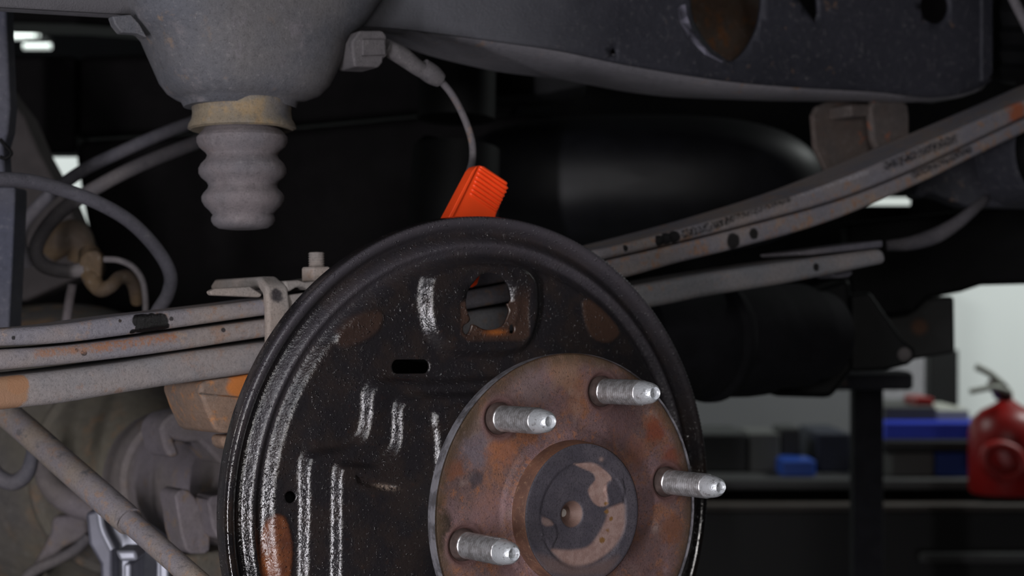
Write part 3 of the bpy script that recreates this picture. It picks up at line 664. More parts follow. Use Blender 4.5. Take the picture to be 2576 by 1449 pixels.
def bracket():
    # stacked rounded sections: half width left, half width right (px), depth half (m)
    rows = [(262, 474, 730, .028), (248, 468, 732, .030), (240, 455, 752, .034), (225, 435, 784, .038), (200, 418, 805, .042), (160, 402, 822, .045), (120, 385, 835, .047), (90, 372, 842, .048),
            (68, 352, 848, .048), (50, 336, 860, .048), (30, 330, 880, .048), (0, 320, 905, .048), (-60, 300, 940, .048), (-140, 290, 960, .048)]
    V = []; n = 48
    for (py, xl, xr, d) in rows:
        ul, w = uw(xl, py, .2); ur, _ = uw(xr, py, .2); uc, hu = (ul + ur) / 2, (ur - ul) / 2
        for k in range(n):
            th = 2 * math.pi * k / n; ct, s_ = math.cos(th), math.sin(th); e = .8
            V.append(loc(uc + hu * abs(ct) ** e * np.sign(ct), .2 + d * abs(s_) ** e * np.sign(s_), w))
    Fc = [list(range(n))] + [[(len(rows) - 1) * n + k for k in range(n)]]
    for i in range(len(rows) - 1):
        for k in range(n): Fc.append([i * n + k, i * n + (k + 1) % n, (i + 1) * n + (k + 1) % n, (i + 1) * n + k])
    mesh('casting', V, Fc, M['cast'], BR, angle=60)
    prism('side_lug', [(282, 40), (330, 36), (352, 60), (372, 95), (362, 92), (345, 84), (306, 82), (290, 62)], .190, .198, M['cast'], BR, bevel=.004, segs=3)
bracket()

# ------------------------------------------------------------------ frame rail
def rail():
    P = Thing('frame_rail', 'dark dusty truck frame rail with punched holes across the top of the view', 'frame rail', L(1500, 250, .21))
    b0, b1 = .205, .285
    # outer web, with holes
    lowo = catmull([(-120, 12), (0, 20), (290, 36), (600, 50), (880, 66), (1000, 74), (1150, 92), (1250, 106), (1400, 128), (1583, 166), (1811, 203), (1994, 220), (2200, 232), (2330, 246), (2420, 236), (2488, 205)], 6)
    lowi = catmull([(-120, 16), (0, 24), (290, 42), (600, 60), (880, 84), (1000, 112), (1085, 142), (1250, 180), (1400, 198), (1473, 212), (1628, 238), (1857, 249), (2039, 252), (2268, 253), (2370, 266), (2440, 250), (2500, 215)], 6)
    up = [(2488, -330), (-120, -330)]
    uo = [uw(x, y, b0) for x, y in lowo]; ui = [uw(x, y, b1) for x, y in lowi]
    wtop = uw(1300, -330, b0)[1]
    outl = [(1000 * a, 1000 * c_) for a, c_ in uo] + [(1000 * uo[-1][0], 1000 * wtop), (1000 * uo[0][0], 1000 * wtop)]
    big = catmull([(1728, -60), (1728, 0), (1738, 55), (1768, 108), (1800, 138), (1832, 156), (1866, 130), (1893, 85), (1906, 40), (1908, -20), (1880, -80), (1800, -110), (1745, -95), (1728, -60)], 3)[:-1]
    el = lambda cx, cy, rx, ry, n=24: [(cx + rx * math.cos(2 * math.pi * k / n), cy + ry * math.sin(2 * math.pi * k / n)) for k in range(n)]
    half = [(1995, -40), (2030, -30), (2050, 0), (2052, 35), (2042, 62), (2030, 40), (2014, 20), (1998, -5)]
    hl = [[tuple(1000 * q for q in uw(x, y, b0)) for x, y in h] for h in (big, el(2344, 18, 37, 44), half, el(1537, 133, 8, 10, 12))]
    g = []
    us = [p[0] for p in outl]; ws = [p[1] for p in outl]
    for a in np.arange(min(us), max(us), 8):
        for c_ in np.arange(min(ws), max(ws), 8): g.append((a, c_))
    g = np.array(g); ok = sdf(g[:, 0], g[:, 1], outl) > 2
    for h in hl: ok &= sdf(g[:, 0], g[:, 1], h) < -1
    v, f = cdt([tuple(p) for p in g[ok]], [outl] + hl, lambda x, y: np.logical_and.reduce([sdf(x, y, outl) > 0] + [sdf(x, y, h) < 0 for h in hl]))
    V = [loc(a / 1000, b0, c_ / 1000) for a, c_ in v]
    mesh('outer_web', V, f, M['rail'], P, solid=-0.004, angle=60)
    # bottom flange, rounded between the two lower edges
    n = min(len(lowo), len(lowi)); ta = np.linspace(0, 1, 80)
    ip = lambda A, t: np.array([np.interp(t, np.linspace(0, 1, len(A)), [q[k] for q in A]) for k in (0, 1)])
    # resample both on u
    U0 = np.array(uo); U1 = np.array(ui); uu = np.linspace(U0[0, 0], U0[-1, 0], 90)
    wo = np.interp(uu, U0[:, 0], U0[:, 1]); wi = np.interp(uu, U1[:, 0], U1[:, 1])
    V = []
    for q, a, bb in zip(uu, wo, wi):
        V += [loc(q, b0 - .0015, a + .006), loc(q, b0, a), loc(q, b0 + .008, a + (bb - a) * .3 - .004), loc(q, b0 + .03, a + (bb - a) * .6 - .005), loc(q, b1 - .015, bb - .003), loc(q, b1, bb), loc(q, b1, bb + .01)]
    Fc = []
    for i in range(89):
        for k in range(6): Fc.append([7 * i + k, 7 * i + k + 1, 7 * i + 8 + k, 7 * i + 7 + k])
    mesh('bottom_flange', V, Fc, M['rail_low'], P, solid=0.003, angle=60)
    prism('inner_web', [(-100, -320), (1955, -320), (1955, 190), (1900, 190), (1500, 140), (1000, 60), (-100, 10)], b1, b1 + .004, M['rust_wall'], P, smooth=False)
    # pressed lip of the big hole
    crescent = [(1700, 20), (1712, 8), (1728, 5), (1732, 40), (1752, 90), (1790, 132), (1832, 157), (1815, 162), (1770, 140), (1730, 100), (1706, 55)]
    prism('hole_lip', crescent, b0 - .004, b0, plain('lip_steel', C(168, 165, 184), .5), P, bevel=.0015)
    prism('end_flange', [(2470, -320), (2500, -320), (2500, 185), (2480, 208), (2470, 205)], b0 - .006, b0 + .02, M['rail'], P, bevel=.002)
rail()

HG = Thing('bump_hanger', 'brownish bent steel hanger below the rail behind the upper leaf', 'bracket', L(2160, 420, .235))
prism('cup_panel', [(2046, 290), (2056, 268), (2080, 256), (2140, 252), (2190, 256), (2195, 300), (2205, 420), (2080, 430), (2052, 370)], .262, .268, M['bracket'], HG, bevel=.002)
prism('top_tab', [(2140, 262), (2188, 262), (2190, 292), (2142, 294)], .235, .262, M['bracket'], HG, bevel=.002)
prism('front_panel', [(2190, 268), (2200, 252), (2270, 250), (2286, 262), (2290, 290), (2290, 372), (2214, 385), (2198, 350)], .232, .240, M['bracket'], HG, bevel=.003)
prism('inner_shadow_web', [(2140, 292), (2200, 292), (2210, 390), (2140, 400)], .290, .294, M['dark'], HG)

# ------------------------------------------------------------------ sensor cable and connector
SC = Thing('sensor_cable', 'thin grey sensor cable with clip block and ribbed sleeve curving down from the rail', 'cable', L(930, 170, .185))
bC = .172
tube('cable', [L(1098, 192, bC), L(1135, 235, bC), L(1165, 290, bC), L(1186, 350, bC), L(1189, 400, bC), L(1178, 440, bC - .02), L(1160, 480, bC - .035), L(1140, 560, bC - .045)], .0024, M['hose_dusty'], SC)
tube('sleeve', [L(968, 118, bC), L(1010, 140, bC), L(1050, 170, bC), L(1082, 188, bC)], [.0055, .0060, .0052, .0050], M['sleeve'], SC)
a_, b_ = L(1062, 170, bC), L(1108, 202, bC)
tube('sleeve_end', [a_, a_ * .66 + b_ * .34, a_ * .33 + b_ * .67, b_], [.0062, .0066, .0064, .0050], M['sleeve'], SC, n=2)
prism('clip_block', [(894, 92), (905, 76), (965, 76), (974, 90), (977, 140), (966, 146), (964, 158), (955, 170), (892, 168), (890, 152), (886, 128), (886, 105)], bC - .010, bC + .012, M['sleeve'], SC, bevel=.002)
prism('clip_ridge', [(912, 98), (970, 98), (972, 138), (912, 140)], bC - .0125, bC - .009, M['sleeve'], SC, bevel=.001)
tube('wire', [L(835, 100, .19), L(860, 96, .18), L(892, 97, .174)], .0014, M['hose_dusty'], SC)
tube('wire', [L(832, 118, .19), L(860, 112, .18), L(892, 110, .174)], .0020, M['hose_dusty'], SC)

# ------------------------------------------------------------------ orange clamp
OC = Thing('orange_clamp', 'bright orange plastic clamp with ribbed grip above the backing plate', 'clamp', L(1190, 560, .112))
bO = .112
prism('jaw_body', [(1125, 552), (1190, 429), (1198, 419), (1208, 415.5), (1219, 418), (1270, 452), (1277, 460), (1278, 474), (1250, 539), (1242, 570), (1214, 680), (1202, 716), (1190, 724), (1120, 720), (1070, 690), (1080, 640)],
      bO, bO + .010, M['orange'], OC, bevel=.0013, segs=3)
prism('edge_rail', [(1119, 565), (1189, 430), (1197, 420), (1203, 417), (1140, 545), (1128, 570)], bO - .002, bO + .004, M['orange'], OC, bevel=.0006)
zz = lambda X, Y: (1080 + X / 8.05, 390 + Y / 8.05)
ribs = [((1030, 235), (1575, 585)), ((1000, 280), (1590, 680)), ((975, 355), (1560, 760)), ((945, 440), (1520, 835)), ((915, 525), (1480, 915)), ((888, 605), (1445, 985)), ((858, 695), (1410, 1065)), ((825, 775), (1370, 1135))]
for (p, q) in ribs:
    A = L(*zz(*p), bO - .0002); B_ = L(*zz(*q), bO - .0002)
    d = (B_ - A) / 12
    tube('grip_rib', [A, A + d * .5, A + d * 2, A + d * 6, A + d * 10, A + d * 11.6, B_], [.0003, .00088, .00098, .00098, .00098, .00088, .0003], M['orange'], OC, seg=10, n=2)

# ------------------------------------------------------------------ axle, differential and their brackets
wA = -.018
AX = Thing('rear_axle', 'dusty grey-brown axle tube with weld ring running into the differential housing', 'axle', loc(0, .5, wA - .06))
lathe('axle_tube', [(.09, .040), (.20, .044), (.34, .050), (.50, .0520), (.545, .053)], loc(0, 0, wA), -Nn, M['axle'], AX, seg=64)
lathe('weld_ring', [(.535, .050), (.537, .0575), (.548, .0590), (.560, .0585), (.566, .0555), (.585, .0550)], loc(0, 0, wA), -Nn, M['axle'], AX, seg=64)
lathe('differential_housing', [(.58, .054), (.60, .060), (.64, .078), (.68, .098), (.72, .120), (.76, .138), (.82, .150), (.90, .152), (.98, .13), (1.05, .08), (1.1, .05)], loc(0, 0, wA), -Nn, M['diff'], AX, seg=64)
lathe('housing_seam', [(.655, .083), (.657, .092), (.663, .093), (.668, .09)], loc(0, 0, wA), -Nn, M['diff'], AX, seg=64, caps=False)
prism('end_cover', [(700, 1215), (790, 1215), (790, 1300), (700, 1300)], .094, .100, M['black'], AX, bevel=.001)  # black sheet added behind the plate's small hole so it reads dark
HB = Thing('hose_hook_bracket', 'rounded grey hook-shaped bracket welded on the axle tube', 'bracket', L(500, 1160, .40))
hookp = [(403, 1085), (408, 1062), (430, 1042), (465, 1034), (500, 1038), (535, 1055), (565, 1085), (590, 1110), (600, 1172), (558, 1170), (530, 1140), (503, 1111), (470, 1112), (440, 1106), (448, 1128), (456, 1146), (430, 1154), (413, 1130)]
prism('hook_plate', hookp, .37, .41, M['axle'], HB, bevel=.004, segs=3)
F1 = Thing('strap_finger', 'broad brown-grey steel lug standing under the axle left of the backing plate', 'lug', L(490, 1395, .36))
prism('lug', [(441, 1250), (447, 1236), (460, 1230), (476, 1233), (492, 1250), (515, 1290), (531, 1335), (530, 1385), (518, 1394), (482, 1394), (468, 1385), (455, 1340)], .345, .375, M['axle'], F1, bevel=.004, segs=3)
F2 = Thing('strap_finger', 'narrower brown-grey lug half hidden behind the backing plate edge', 'lug', L(550, 1360, .34))
prism('lug', [(522, 1262), (532, 1248), (552, 1244), (600, 1250), (600, 1370), (548, 1355), (536, 1330)], .325, .355, M['axle'], F2, bevel=.004, segs=3)
BB = Thing('lower_link_bracket', 'rusty-brown lower bracket beneath the axle at the bottom edge', 'bracket', L(520, 1520, .38))
prism('bracket_body', [(462, 1396), (500, 1390), (600, 1380), (620, 1560), (480, 1560), (466, 1450)], .38, .44, M['diff'], BB, bevel=.004)

# diagonal rod
RD = Thing('diagonal_rod', 'dusty diagonal steel rod with thick sleeve and thinner lower end, bottom left', 'rod', Wp(250, 1250, .9))
P0, P1, P2, P3 = Wp(-60, 990, 1.10), Wp(28, 1050, 1.07), Wp(318, 1305, .99), Wp(540, 1500, .93)
e = (P2 - P1) / np.linalg.norm(P2 - P1)
tube('sleeve', [P0, P1, P1 * .5 + P2 * .5, P2 - e * .002, P2], [.0088, .0088, .0088, .0088, .0080], M['rod'], RD, n=3, seg=32)
e = (P3 - P2) / np.linalg.norm(P3 - P2)
tube('thin_end', [P2 - e * .01, P2, P3], [.0068, .0068, .0066], M['rod'], RD, n=3, seg=32)

# ------------------------------------------------------------------ hoses, cables and fittings, left
def pathY(pts): return [Wp(x, y, Y) for x, y, Y in pts]
h1 = Thing('brake_hose', 'thick dark grey rubber hose arching over from the left edge down to the spring', 'hose', Wp(400, 780, 1.15))
tube('hose', pathY([(-90, 452, 1.02), (0, 451, 1.04), (80, 457, 1.06), (160, 478, 1.08), (250, 512, 1.1), (330, 560, 1.12), (395, 628, 1.14), (428, 690, 1.15), (422, 740, 1.16), (395, 785, 1.17), (370, 840, 1.18)]), .0047, M['hose'], h1)
h2 = Thing('brake_cable', 'upper of two blurred cables curving down left behind the bump stop', 'cable', Wp(60, 600, 1.35))
tube('cable', pathY([(620, 270, 1.42), (540, 290, 1.4), (475, 311, 1.38), (390, 344, 1.36), (300, 384, 1.35), (215, 425, 1.34), (150, 470, 1.34), (95, 520, 1.34), (58, 570, 1.35), (52, 615, 1.37), (70, 660, 1.4)]), .0052, M['hose'], h2)
h3 = Thing('brake_cable', 'lower of two blurred cables looping back into the brownish fitting', 'cable', Wp(130, 690, 1.3))
tube('cable', pathY([(640, 310, 1.4), (560, 335, 1.36), (490, 360, 1.34), (400, 395, 1.32), (310, 435, 1.3), (220, 485, 1.29), (150, 535, 1.28), (105, 590, 1.28), (90, 635, 1.28), (110, 668, 1.28), (160, 682, 1.28), (215, 678, 1.28)]), .0056, M['hose_dusty'], h3)
ft = Thing('hose_fitting', 'tarnished brown bent hose fitting left of the spring, out of focus', 'fitting', Wp(250, 740, 1.3))
tube('elbow', pathY([(226, 636, 1.3), (228, 670, 1.29), (232, 700, 1.28), (252, 728, 1.28), (278, 720, 1.28), (300, 700, 1.29), (325, 698, 1.3), (340, 720, 1.31), (345, 760, 1.32)]), [.0085, .0088, .0075, .006, .0055, .0055, .006, .006, .005], M['brass'], ft)
prismY('hex_body', [(196, 652), (215, 628), (245, 628), (258, 645), (254, 700), (230, 712), (200, 700)], 1.275, .012, M['brass'], ft, bevel=.003)
bl_ = Thing('brake_line', 'thin steel brake line bending down beside the fitting', 'pipe', Wp(365, 790, 1.28))
tube('pipe', pathY([(262, 652, 1.27), (300, 655, 1.27), (335, 672, 1.27), (358, 705, 1.27), (366, 750, 1.27), (366, 800, 1.27), (366, 850, 1.27)]), .0024, M['hose_dusty'], bl_)
rod2 = Thing('short_rod', 'short upright brownish rod rising behind the uppermost leaf', 'rod', Wp(168, 820, 1.33))
tube('bar', pathY([(182, 715, 1.33), (174, 760, 1.33), (168, 800, 1.33), (160, 850, 1.33)]), .0036, M['axle'], rod2)
lmp = Thing('vent_fitting', 'rust-brown lump of hose union behind the looped cable', 'fitting', Wp(150, 640, 1.5))
tube('union', pathY([(120, 640, 1.5), (150, 610, 1.5), (185, 590, 1.5), (205, 620, 1.5), (190, 660, 1.5)]), [.010, .014, .014, .012, .008], M['brass'], lmp)

st_ = Thing('vertical_post', 'blue-grey steel post along the left edge above the leaf spring', 'post', Wp(5, 840, 1.16))
prismY('lower_post', [(-90, 470), (38, 470), (38, 500), (32, 640), (24, 800), (22, 860), (-90, 860)], 1.16, .03, M['post'], st_, bevel=.002)
prismY('upper_post', [(-90, -60), (14, -60), (16, 60), (20, 150), (25, 270), (20, 330), (8, 372), (12, 440), (28, 480), (-90, 480)], 1.17, .02, M['post'], st_, bevel=.003)
tube('cable_tie', pathY([(0, 350, 1.15), (12, 365, 1.15), (28, 385, 1.15), (14, 398, 1.15), (0, 395, 1.15)]), .0014, M['black'], st_)
dg = Thing('cross_member', 'brown-grey slanted cross member behind the post at far left', 'cross member', Wp(100, 500, 1.6))
prismY('panel', [(-100, 60), (-20, 180), (20, 240), (60, 292), (100, 385), (130, 440), (165, 500), (212, 610), (240, 680), (60, 760), (-100, 700)], 1.62, .05, M['diag'], dg, bevel=.004)

lh = Thing('cable_loop', 'grey loop of cable at the left edge below the springs', 'cable', Wp(30, 1225, 1.25))
tube('loop', pathY([(-40, 1120, 1.25), (-20, 1180, 1.25), (10, 1208, 1.25), (40, 1212, 1.25), (68, 1190, 1.25), (80, 1150, 1.25), (84, 1100, 1.26)]), [.006, .006, .0062, .0062, .0058, .005, .004], M['hose'], lh)
ub = Thing('housing_flange', 'blurred grey curved housing flange below the differential', 'flange', Wp(160, 1270, 1.35))
tube('flange_edge', pathY([(105, 1150, 1.35), (115, 1200, 1.35), (145, 1240, 1.35), (190, 1270, 1.35), (235, 1290, 1.35)]), [.006, .0085, .010, .010, .008], M['axle'], ub)
sk = Thing('skid_bracket', 'blurred grey bent bracket hanging below the differential, lower left', 'bracket', Wp(150, 1400, 1.4))
prismY('bracket_face', [(130, 1300), (215, 1290), (222, 1350), (160, 1380), (95, 1449), (60, 1500), (50, 1470), (100, 1390), (125, 1340)], 1.4, .03, M['axle'], sk, bevel=.005)
tube('bracket_edge', pathY([(225, 1348, 1.38), (190, 1382, 1.38), (140, 1410, 1.38), (80, 1440, 1.38), (40, 1490, 1.38)]), .0045, M['hose_dusty'], sk)

LF = Thing('lift_arm_head', 'silver-painted lift arm head under the axle at bottom left', 'lift arm', Wp(330, 1500, 1.3))
prismY('body_plate', [(262, 1282), (300, 1310), (430, 1400), (430, 1700), (300, 1700), (285, 1400), (262, 1340)], 1.22, .05, M['silver'], LF, bevel=.004)
prismY('left_cheek', [(213, 1290), (250, 1280), (262, 1340), (283, 1380), (285, 1700), (262, 1700), (250, 1420), (222, 1370)], 1.20, .06, M['silver_dark'], LF, bevel=.004)
tube('edge_bead', pathY([(250, 1282, 1.19), (258, 1330, 1.19), (282, 1382, 1.19)]), .0028, M['silver'], LF)
prismY('ledge', [(287, 1384), (342, 1384), (348, 1412), (300, 1414)], 1.17, .03, M['silver'], LF, bevel=.003)
prismY('rib_plate', [(310, 1418), (330, 1418), (330, 1700), (310, 1700)], 1.17, .04, M['silver'], LF, bevel=.002)
prismY('rib_plate', [(400, 1395), (424, 1402), (424, 1700), (400, 1700)], 1.17, .04, M['silver'], LF, bevel=.002)
a = Wp(250, 1700, 1.20); b = Wp(430, 1700, 1.20)
wbox('column', a[0] - .01, b[0] + .01, 1.18, 1.28, 0.0, a[2] + .004, M['silver_dark'], LF, bevel=.006)

# ------------------------------------------------------------------ dark underbody beyond
def rbox(name, pts, Y, dep, mat, parent=None, bevel=.02, **kw): return prismY(name, pts, Y, dep, mat, parent, bevel=bevel, segs=5, **kw)
TK = Thing('fuel_tank', 'large black rounded tank in the dark behind the backing plate', 'tank', Wp(1600, 640, 1.7))
def tank():
    V = []; n = 64; m = 24; e = .62
    a = Wp(1130, 640, 1.76); b = Wp(2064, 294, 1.76); cx, cz = (a[0] + b[0]) / 2, (a[2] + b[2]) / 2; hx, hz = (b[0] - a[0]) / 2, (b[2] - a[2]) / 2
    sg = lambda v, p: np.sign(v) * abs(v) ** p
    for i in range(m + 1):
        ph = -math.pi / 2 + math.pi * i / m
        for k in range(n):
            th = 2 * math.pi * k / n
            V.append(np.array([cx + hx * sg(math.cos(ph), .8) * sg(math.cos(th), .7), 1.76 + .12 * sg(math.sin(ph), .8), cz + hz * sg(math.cos(ph), .8) * sg(math.sin(th), .8)]))
    Fc = [[i * n + k, i * n + (k + 1) % n, (i + 1) * n + (k + 1) % n, (i + 1) * n + k] for i in range(m) for k in range(n)]
    mesh('tank_shell', V, Fc, M['dark2'], TK)
tank()
AB = Thing('shock_tube', 'black upright shock absorber tube behind the thin sensor cable', 'shock absorber', Wp(1140, 640, 1.45))
tube('outer_tube', [Wp(1155, -60, 1.47), Wp(1148, 300, 1.46)], .034, M['pipe'], AB, n=2, seg=40)
tube('lower_tube', [Wp(1150, 368, 1.46), Wp(1148, 374, 1.46), Wp(1140, 560, 1.45), Wp(1120, 900, 1.43)], [.030, .038, .039, .039], M['pipe'], AB, raw=True, seg=40)
PN = Thing('floor_pan', 'black pressed floor pan with a faint crease behind the bump stop', 'body panel', Wp(700, 600, 1.8))
prismY('upper_panel', [(186, 140), (1300, 100), (1300, 285), (1040, 290), (740, 318), (186, 350)], 1.95, .08, M['dark'], PN, bevel=.012, segs=3)
prismY('lower_panel', [(188, 352), (740, 322), (1050, 292), (1400, 286), (1500, 1500), (650, 1500), (640, 900), (226, 900), (224, 612), (205, 510), (188, 402)], 1.90, .08, M['dark'], PN, bevel=.012, segs=3)
prismY('rear_lower_panel', [(-300, 560), (150, 560), (205, 618), (240, 640), (660, 800), (660, 1500), (-300, 1700)], 2.02, .05, M['dark'], PN, bevel=.006)
prismY('left_panel', [(-200, 140), (190, 140), (190, 386), (104, 386), (-200, 350)], 1.93, .06, M['dark'], PN, bevel=.006)
prismY('seat_box', [(-220, -260), (2700, -260), (2700, 60), (1400, 110), (600, 90), (180, 60), (-220, 50)], 2.1, .1, M['dark'], PN, bevel=.006)
WD = Thing('inner_fender', 'dark grey wedge of inner body panel under the middle of the rail', 'body panel', Wp(1350, 240, 1.6))
prismY('wedge', [(1225, 120), (1480, 150), (1480, 214), (1380, 236), (1256, 246), (1240, 240)], 1.58, .1, M['wedge'], WD, bevel=.004)
GS = Thing('gearbox_guard', 'blurred grey-green plate between lowest leaf and axle', 'guard', Wp(430, 1020, 1.95))
prismY('guard_face', [(350, 930), (640, 930), (640, 1005), (520, 1018), (400, 1010), (355, 985)], 1.9, .03, plain('grey_green', C(84, 88, 82), .7), GS, bevel=.004)
BK = Thing('underbody_shield', 'wide black underbody shield filling the dark centre right', 'body panel', Wp(1900, 700, 1.95))
prismY('shield', [(1180, 100), (2900, 60), (2900, 560), (2195, 600), (2195, 740), (1780, 985), (1180, 1000)], 2.3, .05, M['black'], BK, bevel=.004)
MF = Thing('muffler', 'dark ribbed cylindrical canister hanging right of the backing plate', 'muffler', Wp(1950, 1000, 1.7))
ax = np.array([.80, .60, .0]); og = Wp(1700, 852, 1.42)
lathe('canister', [(-.05, .045), (.0, .050), (.03, .052), (.034, .056), (.04, .056), (.046, .052), (.08, .053), (.10, .052), (.105, .047), (.15, .047), (.155, .042), (.18, .040)], og, ax, M['canister'], MF, seg=48)
prismY('end_bracket', [(1960, 760), (2140, 700), (2150, 930), (2092, 1002), (1945, 998), (1900, 960)], 1.60, .10, M['pipe'], MF, bevel=.006)
tube('strap_edge', pathY([(1880, 780, 1.48), (1830, 830, 1.47), (1822, 880, 1.47), (1838, 930, 1.47), (1870, 965, 1.48)]), .0022, M['hose'], MF)
tube('strap_edge', pathY([(2060, 850, 1.58), (2030, 900, 1.58), (2005, 945, 1.58)]), .0022, M['rail'], MF)
tube('support_bar', [Wp(2000, 820, 1.62), Wp(2000, 800, 2.302)], .008, M['pipe'], MF, n=2)
CB = Thing('cross_beam', 'dark horizontal beam crossing low between hub and black post', 'beam', Wp(1850, 985, 2.1))
prismY('beam', [(1500, 945), (2300, 935), (2300, 982), (1500, 985)], 2.06, .06, M['rail'], CB, bevel=.006)
TR2 = Thing('tail_shield', 'black plastic shield with curved lower edge at the right, above the white wall', 'shield', Wp(2400, 740, 1.75))
prismY('shield', [(2130, 560), (2700, 500), (2700, 712), (2470, 718), (2420, 735), (2340, 750), (2300, 790), (2200, 800), (2140, 760)], 1.72, .04, M['black'], TR2, bevel=.006)
BX = Thing('tail_box', 'dark square box with an orange smudge right of the muffler', 'box', Wp(2340, 900, 1.75))
t = NT('box_black'); k_ = t.spot(Wp(2313, 822, 1.76), .008, .5, .1)
M['boxb'] = t.out(t.mix(k_, (.012, .012, .012, 1), C(90, 56, 34)), .6)
prismY('box', [(2205, 755), (2402, 745), (2404, 888), (2300, 905), (2210, 905)], 1.76, .10, M['boxb'], BX, bevel=.004)
PK = Thing('shackle_plate', 'dark rounded plate with pale bolt below the tail box', 'plate', Wp(2220, 930, 1.6))
prismY('plate', [(2140, 740), (2190, 735), (2270, 850), (2304, 880), (2308, 900), (2285, 918), (2230, 932), (2140, 936)], 1.60, .03, M['pipe'], PK, bevel=.006)
lathe('bolt_head', [(0, .0065), (.003, .0065), (.004, .005), (.004, 0)], Wp(2274, 890, 1.598), [0, -1, -.2], M['hose_dusty'], PK, seg=24)
EX = Thing('exhaust_hose', 'blurred grey hose sagging to the right behind the leaf tip', 'hose', Wp(2300, 640, 1.45))
tube('hose', pathY([(2230, 618, 1.45), (2290, 612, 1.45), (2350, 594, 1.46), (2400, 566, 1.47), (2440, 535, 1.48), (2480, 500, 1.5)]), [.0045, .006, .007, .006, .005, .004], M['hose'], EX)
# spring eye and bush, far right
EY = Thing('rear_spring_hanger', 'dark grey hanger with black bush under the right end of the spring', 'hanger', Wp(2450, 520, 1.45))
prismY('hanger_plate', [(2300, 492), (2310, 462), (2340, 440), (2420, 400), (2520, 340), (2700, 300), (2700, 522), (2430, 520), (2380, 500), (2340, 488), (2320, 500)], 1.50, .04, M['rail'], EY, bevel=.008, segs=3)
lathe('bush', [(-.02, .034), (-.016, .037), (0, .037), (.004, .035), (.008, .037), (.016, .037), (.02, .030), (.02, .022), (.012, .020), (.012, 0)], Wp(2608, 385, 1.44), Nn, M['black'], EY, seg=48)
lathe('bush_sleeve', [(-.03, .044), (.008, .044), (.010, .040), (.004, .038)], Wp(2608, 385, 1.44), Nn, M['rail'], EY, seg=48, caps=False)
BT = Thing('folded_boot', 'glossy black folded rubber boot in the top right corner', 'boot', Wp(2550, 190, 1.5))
lathe('boot', [(0, .012), (.006, .022), (.012, .017), (.02, .025), (.028, .019), (.036, .028), (.044, .021), (.054, .030), (.07, .024), (.085, .03)], Wp(2548, 205, 1.46), [.15, .1, 1], M['black'], BT, seg=32)
TB = Thing('grey_stay', 'short grey diagonal stay cutting the top right corner', 'stay', Wp(2576, 40, 1.3))
tube('stay', pathY([(2535, -30, 1.3), (2560, 20, 1.3), (2590, 80, 1.3), (2620, 150, 1.3)]), .004, M['hose_dusty'], TB)

# ------------------------------------------------------------------ background of the workshop
BL = plain('blue_plastic', C(40, 62, 190), .45, 0, .1, 20); BL2 = plain('blue_box', C(26, 66, 150), .5, 0, .1, 20)
RED = plain('red_paint', C(138, 17, 14), .4, 0, .1, 20); GR = plain('grey_steel', C(64, 64, 64), .5, 0, .1, 20)
DK = plain('dark_bench', C(15, 15, 16), .6, 0, .1, 20); LG = plain('light_box', C(170, 172, 162), .6, 0, .1, 20); DG = plain('mid_box', C(70, 70, 68), .6, 0, .1, 20)
BN = plain('wood_edge', C(62, 56, 52), .6, 0, .1, 20)
YB = 3.0
zsh = Wp(0, 1205, YB)[2] + .0006
def item(name, label, cat, px0, px1, py0, py1, Y, dep, mat, group=None, part='body', extra=None):
    if py1 == 1204: py1 = CY - (zsh - ZC) / Y * F
    a = Wp((px0 + px1) / 2, py1, Y)
    T = Thing(name, label, cat, a, group)
    pbox(part, px0, px1, py0, py1, Y, dep, mat, T, bevel=.004)
    if extra: extra(T)
    return T
# dark post of the lift
item('lift_post', 'tall black steel lift post right of the hub, out of focus', 'post', 2148, 2224, 700, 4600, 2.2, .03, M['canister'])
WBn = Thing('workbench', 'dark steel workbench with two shelves along the back wall', 'workbench', Wp(2150, 1449, YB))
pbox('top_shelf', 1500, 2900, 1205, 1232, YB, .5, GR, WBn, bevel=.004)
pbox('lower_shelf', 1500, 2900, 1268, 1288, YB - .03, .5, BN, WBn, bevel=.004)
pbox('apron', 1500, 2900, 1290, 1420, YB + .02, .04, DK, WBn)
pbox('bottom_edge', 2320, 2900, 1395, 1415, YB - .05, .05, GR, WBn)
zt = Wp(0, 1400, YB)[2]
pbox('cupboard_front', 1500, 2900, 1420, 3100, YB + .02, .45, DK, WBn)
pbox('back_board', 1500, 2440, 1095, 1205, YB + .44, .02, DK, WBn)
item('blue_case', 'long blue plastic case lying on the bench beside the extinguisher', 'case', 2225, 2492, 1062, 1108, YB + .05, .25, BL)
item('case_support', 'black tray under the long blue case', 'tray', 2225, 2470, 1108, 1136, YB + .02, .3, DK)
item('grey_crate', 'dark grey box under the blue case on the bench', 'box', 2240, 2352, 1138, 1204, YB + .03, .25, DG)
item('blue_box', 'square blue box right of the grey box on the bench', 'box', 2354, 2452, 1138, 1204, YB + .03, .25, BL2)
item('small_blue_box', 'small blue container on the bench left of the black post', 'box', 1968, 2052, 1158, 1204, YB + .03, .2, BL2)
item('white_lid', 'pale grey lid lying on the blue case', 'lid', 2355, 2440, 1030, 1062, YB + .1, .2, LG)
item('grey_folder', 'dark grey flat case behind the pale lid', 'case', 2225, 2356, 1022, 1062, YB + .1, .2, DG)
item('red_tool', 'small dark red tool on the bench clutter, behind the black column', 'tool', 2305, 2350, 1000, 1022, YB + .12, .1, RED)
item('grey_can', 'grey cylinder-like canister in the clutter beside the hub studs', 'canister', 1885, 1962, 1090, 1204, YB + .1, .15, DG)
item('black_toolbox', 'low black toolbox left end of the bench', 'toolbox', 1700, 1880, 1092, 1204, YB + .1, .2, DK)
item('black_bottle', 'black bottle standing between the grey canister and the black post', 'bottle', 1965, 2015, 1078, 1157, YB + .12, .1, DK)
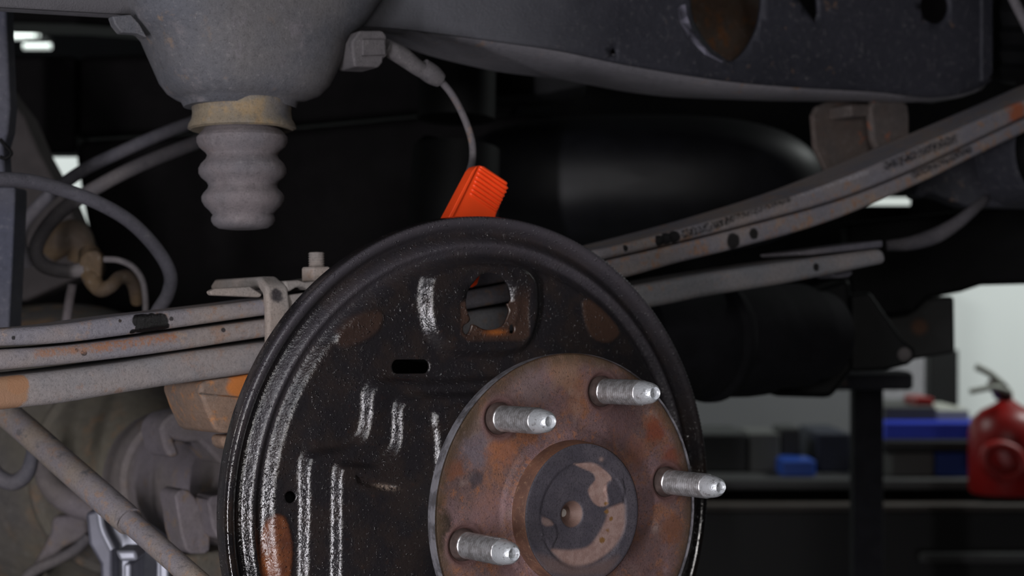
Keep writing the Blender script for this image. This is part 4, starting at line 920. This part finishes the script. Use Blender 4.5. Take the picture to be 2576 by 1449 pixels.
item('navy_bag', 'dark navy bag left of the black post', 'bag', 2056, 2140, 1090, 1204, YB + .1, .2, plain('navy', C(14, 20, 40), .7))
item('red_strap', 'red strap hanging over the bench edge at the right', 'strap', 2500, 2640, 1222, 1250, YB - .02, .02, RED)
item('black_column', 'black vertical wall channel behind the bench', 'channel', 2338, 2412, 880, 1022, YB + .8, .05, DK)
# grey shutter panel on the back wall, and light panel beside it
gp = pbox('trim_1', 1500, 2180, 900, 1300, 4.7, .06, WDARK); struct(gp)
gp = pbox('trim_2', 2215, 2345, 700, 1300, 4.7, .06, plain('pale_panel', C(150, 148, 152), .7)); struct(gp)
# fire extinguisher
FE = Thing('fire_extinguisher', 'red fire extinguisher with black handle hanging at the right edge', 'fire extinguisher', Wp(2530, 1240, 2.85))
c = Wp(2532, 1240, 2.90); s = 2.9 / F
lathe('cylinder', [(0, 88 * s), (10 * s, 94 * s), (150 * s, 94 * s), (185 * s, 86 * s), (208 * s, 62 * s), (222 * s, 34 * s), (235 * s, 16 * s), (255 * s, 14 * s)], c, Z1, RED, FE, seg=40)
prismY('handle', [(2496, 965), (2512, 953), (2530, 962), (2548, 985), (2545, 1010), (2520, 1010)], 2.84, .04, plain('dark_red', C(60, 14, 14), .4), FE, bevel=.003)
tube('discharge_hose', [Wp(2520, 965, 2.84), Wp(2490, 940, 2.84), Wp(2455, 922, 2.84)], .006, LG, FE)
tube('safety_lever', [Wp(2540, 985, 2.84), Wp(2500, 975, 2.82), Wp(2440, 985, 2.82)], .005, LG, FE)
tube('hose_coil', [Wp(2500, 1190, 2.78), Wp(2478, 1165, 2.78), Wp(2484, 1130, 2.78), Wp(2520, 1120, 2.78), Wp(2560, 1140, 2.78), Wp(2570, 1180, 2.78), Wp(2530, 1200, 2.78), Wp(2500, 1190, 2.78)], .009, plain('hose_red', C(150, 24, 20), .5), FE)
# ceiling tube lamps
TL = emit('tube_lamp', (0.92, 1.0, 0.95, 1), 0.62)
def lamp(px0, px1, py, Y, r, label):
    T = Thing('tube_lamp', label, 'lamp', Wp((px0 + px1) / 2, py, Y))
    tube('glass_tube', [Wp(px0, py, Y), Wp(px1, py, Y)], r, TL, T, n=2, seg=16)
    a, b = Wp(px0, py, Y), Wp(px1, py, Y)
    wbox('batten', a[0] + .005, b[0] - .005, Y - .004, Y + .03, a[2] + r, a[2] + r + .012, DK, T)
    for q in (a[0] + .02, b[0] - .02): tube('hanger_rod', [np.array([q, Y + .02, a[2] + r + .01]), np.array([q, Y + .02, 3.3])], .002, DK, T, n=2, seg=8)
lamp(-160, 98, 92, 3.6, .006, 'upper white fluorescent tube seen through the gap at top left')
lamp(60, 128, 117, 3.4, .006, 'lower short white fluorescent tube at top left')
lamp(2150, 2288, 507, 2.2, .0052, 'pale fluorescent strip showing under the right end of the spring')
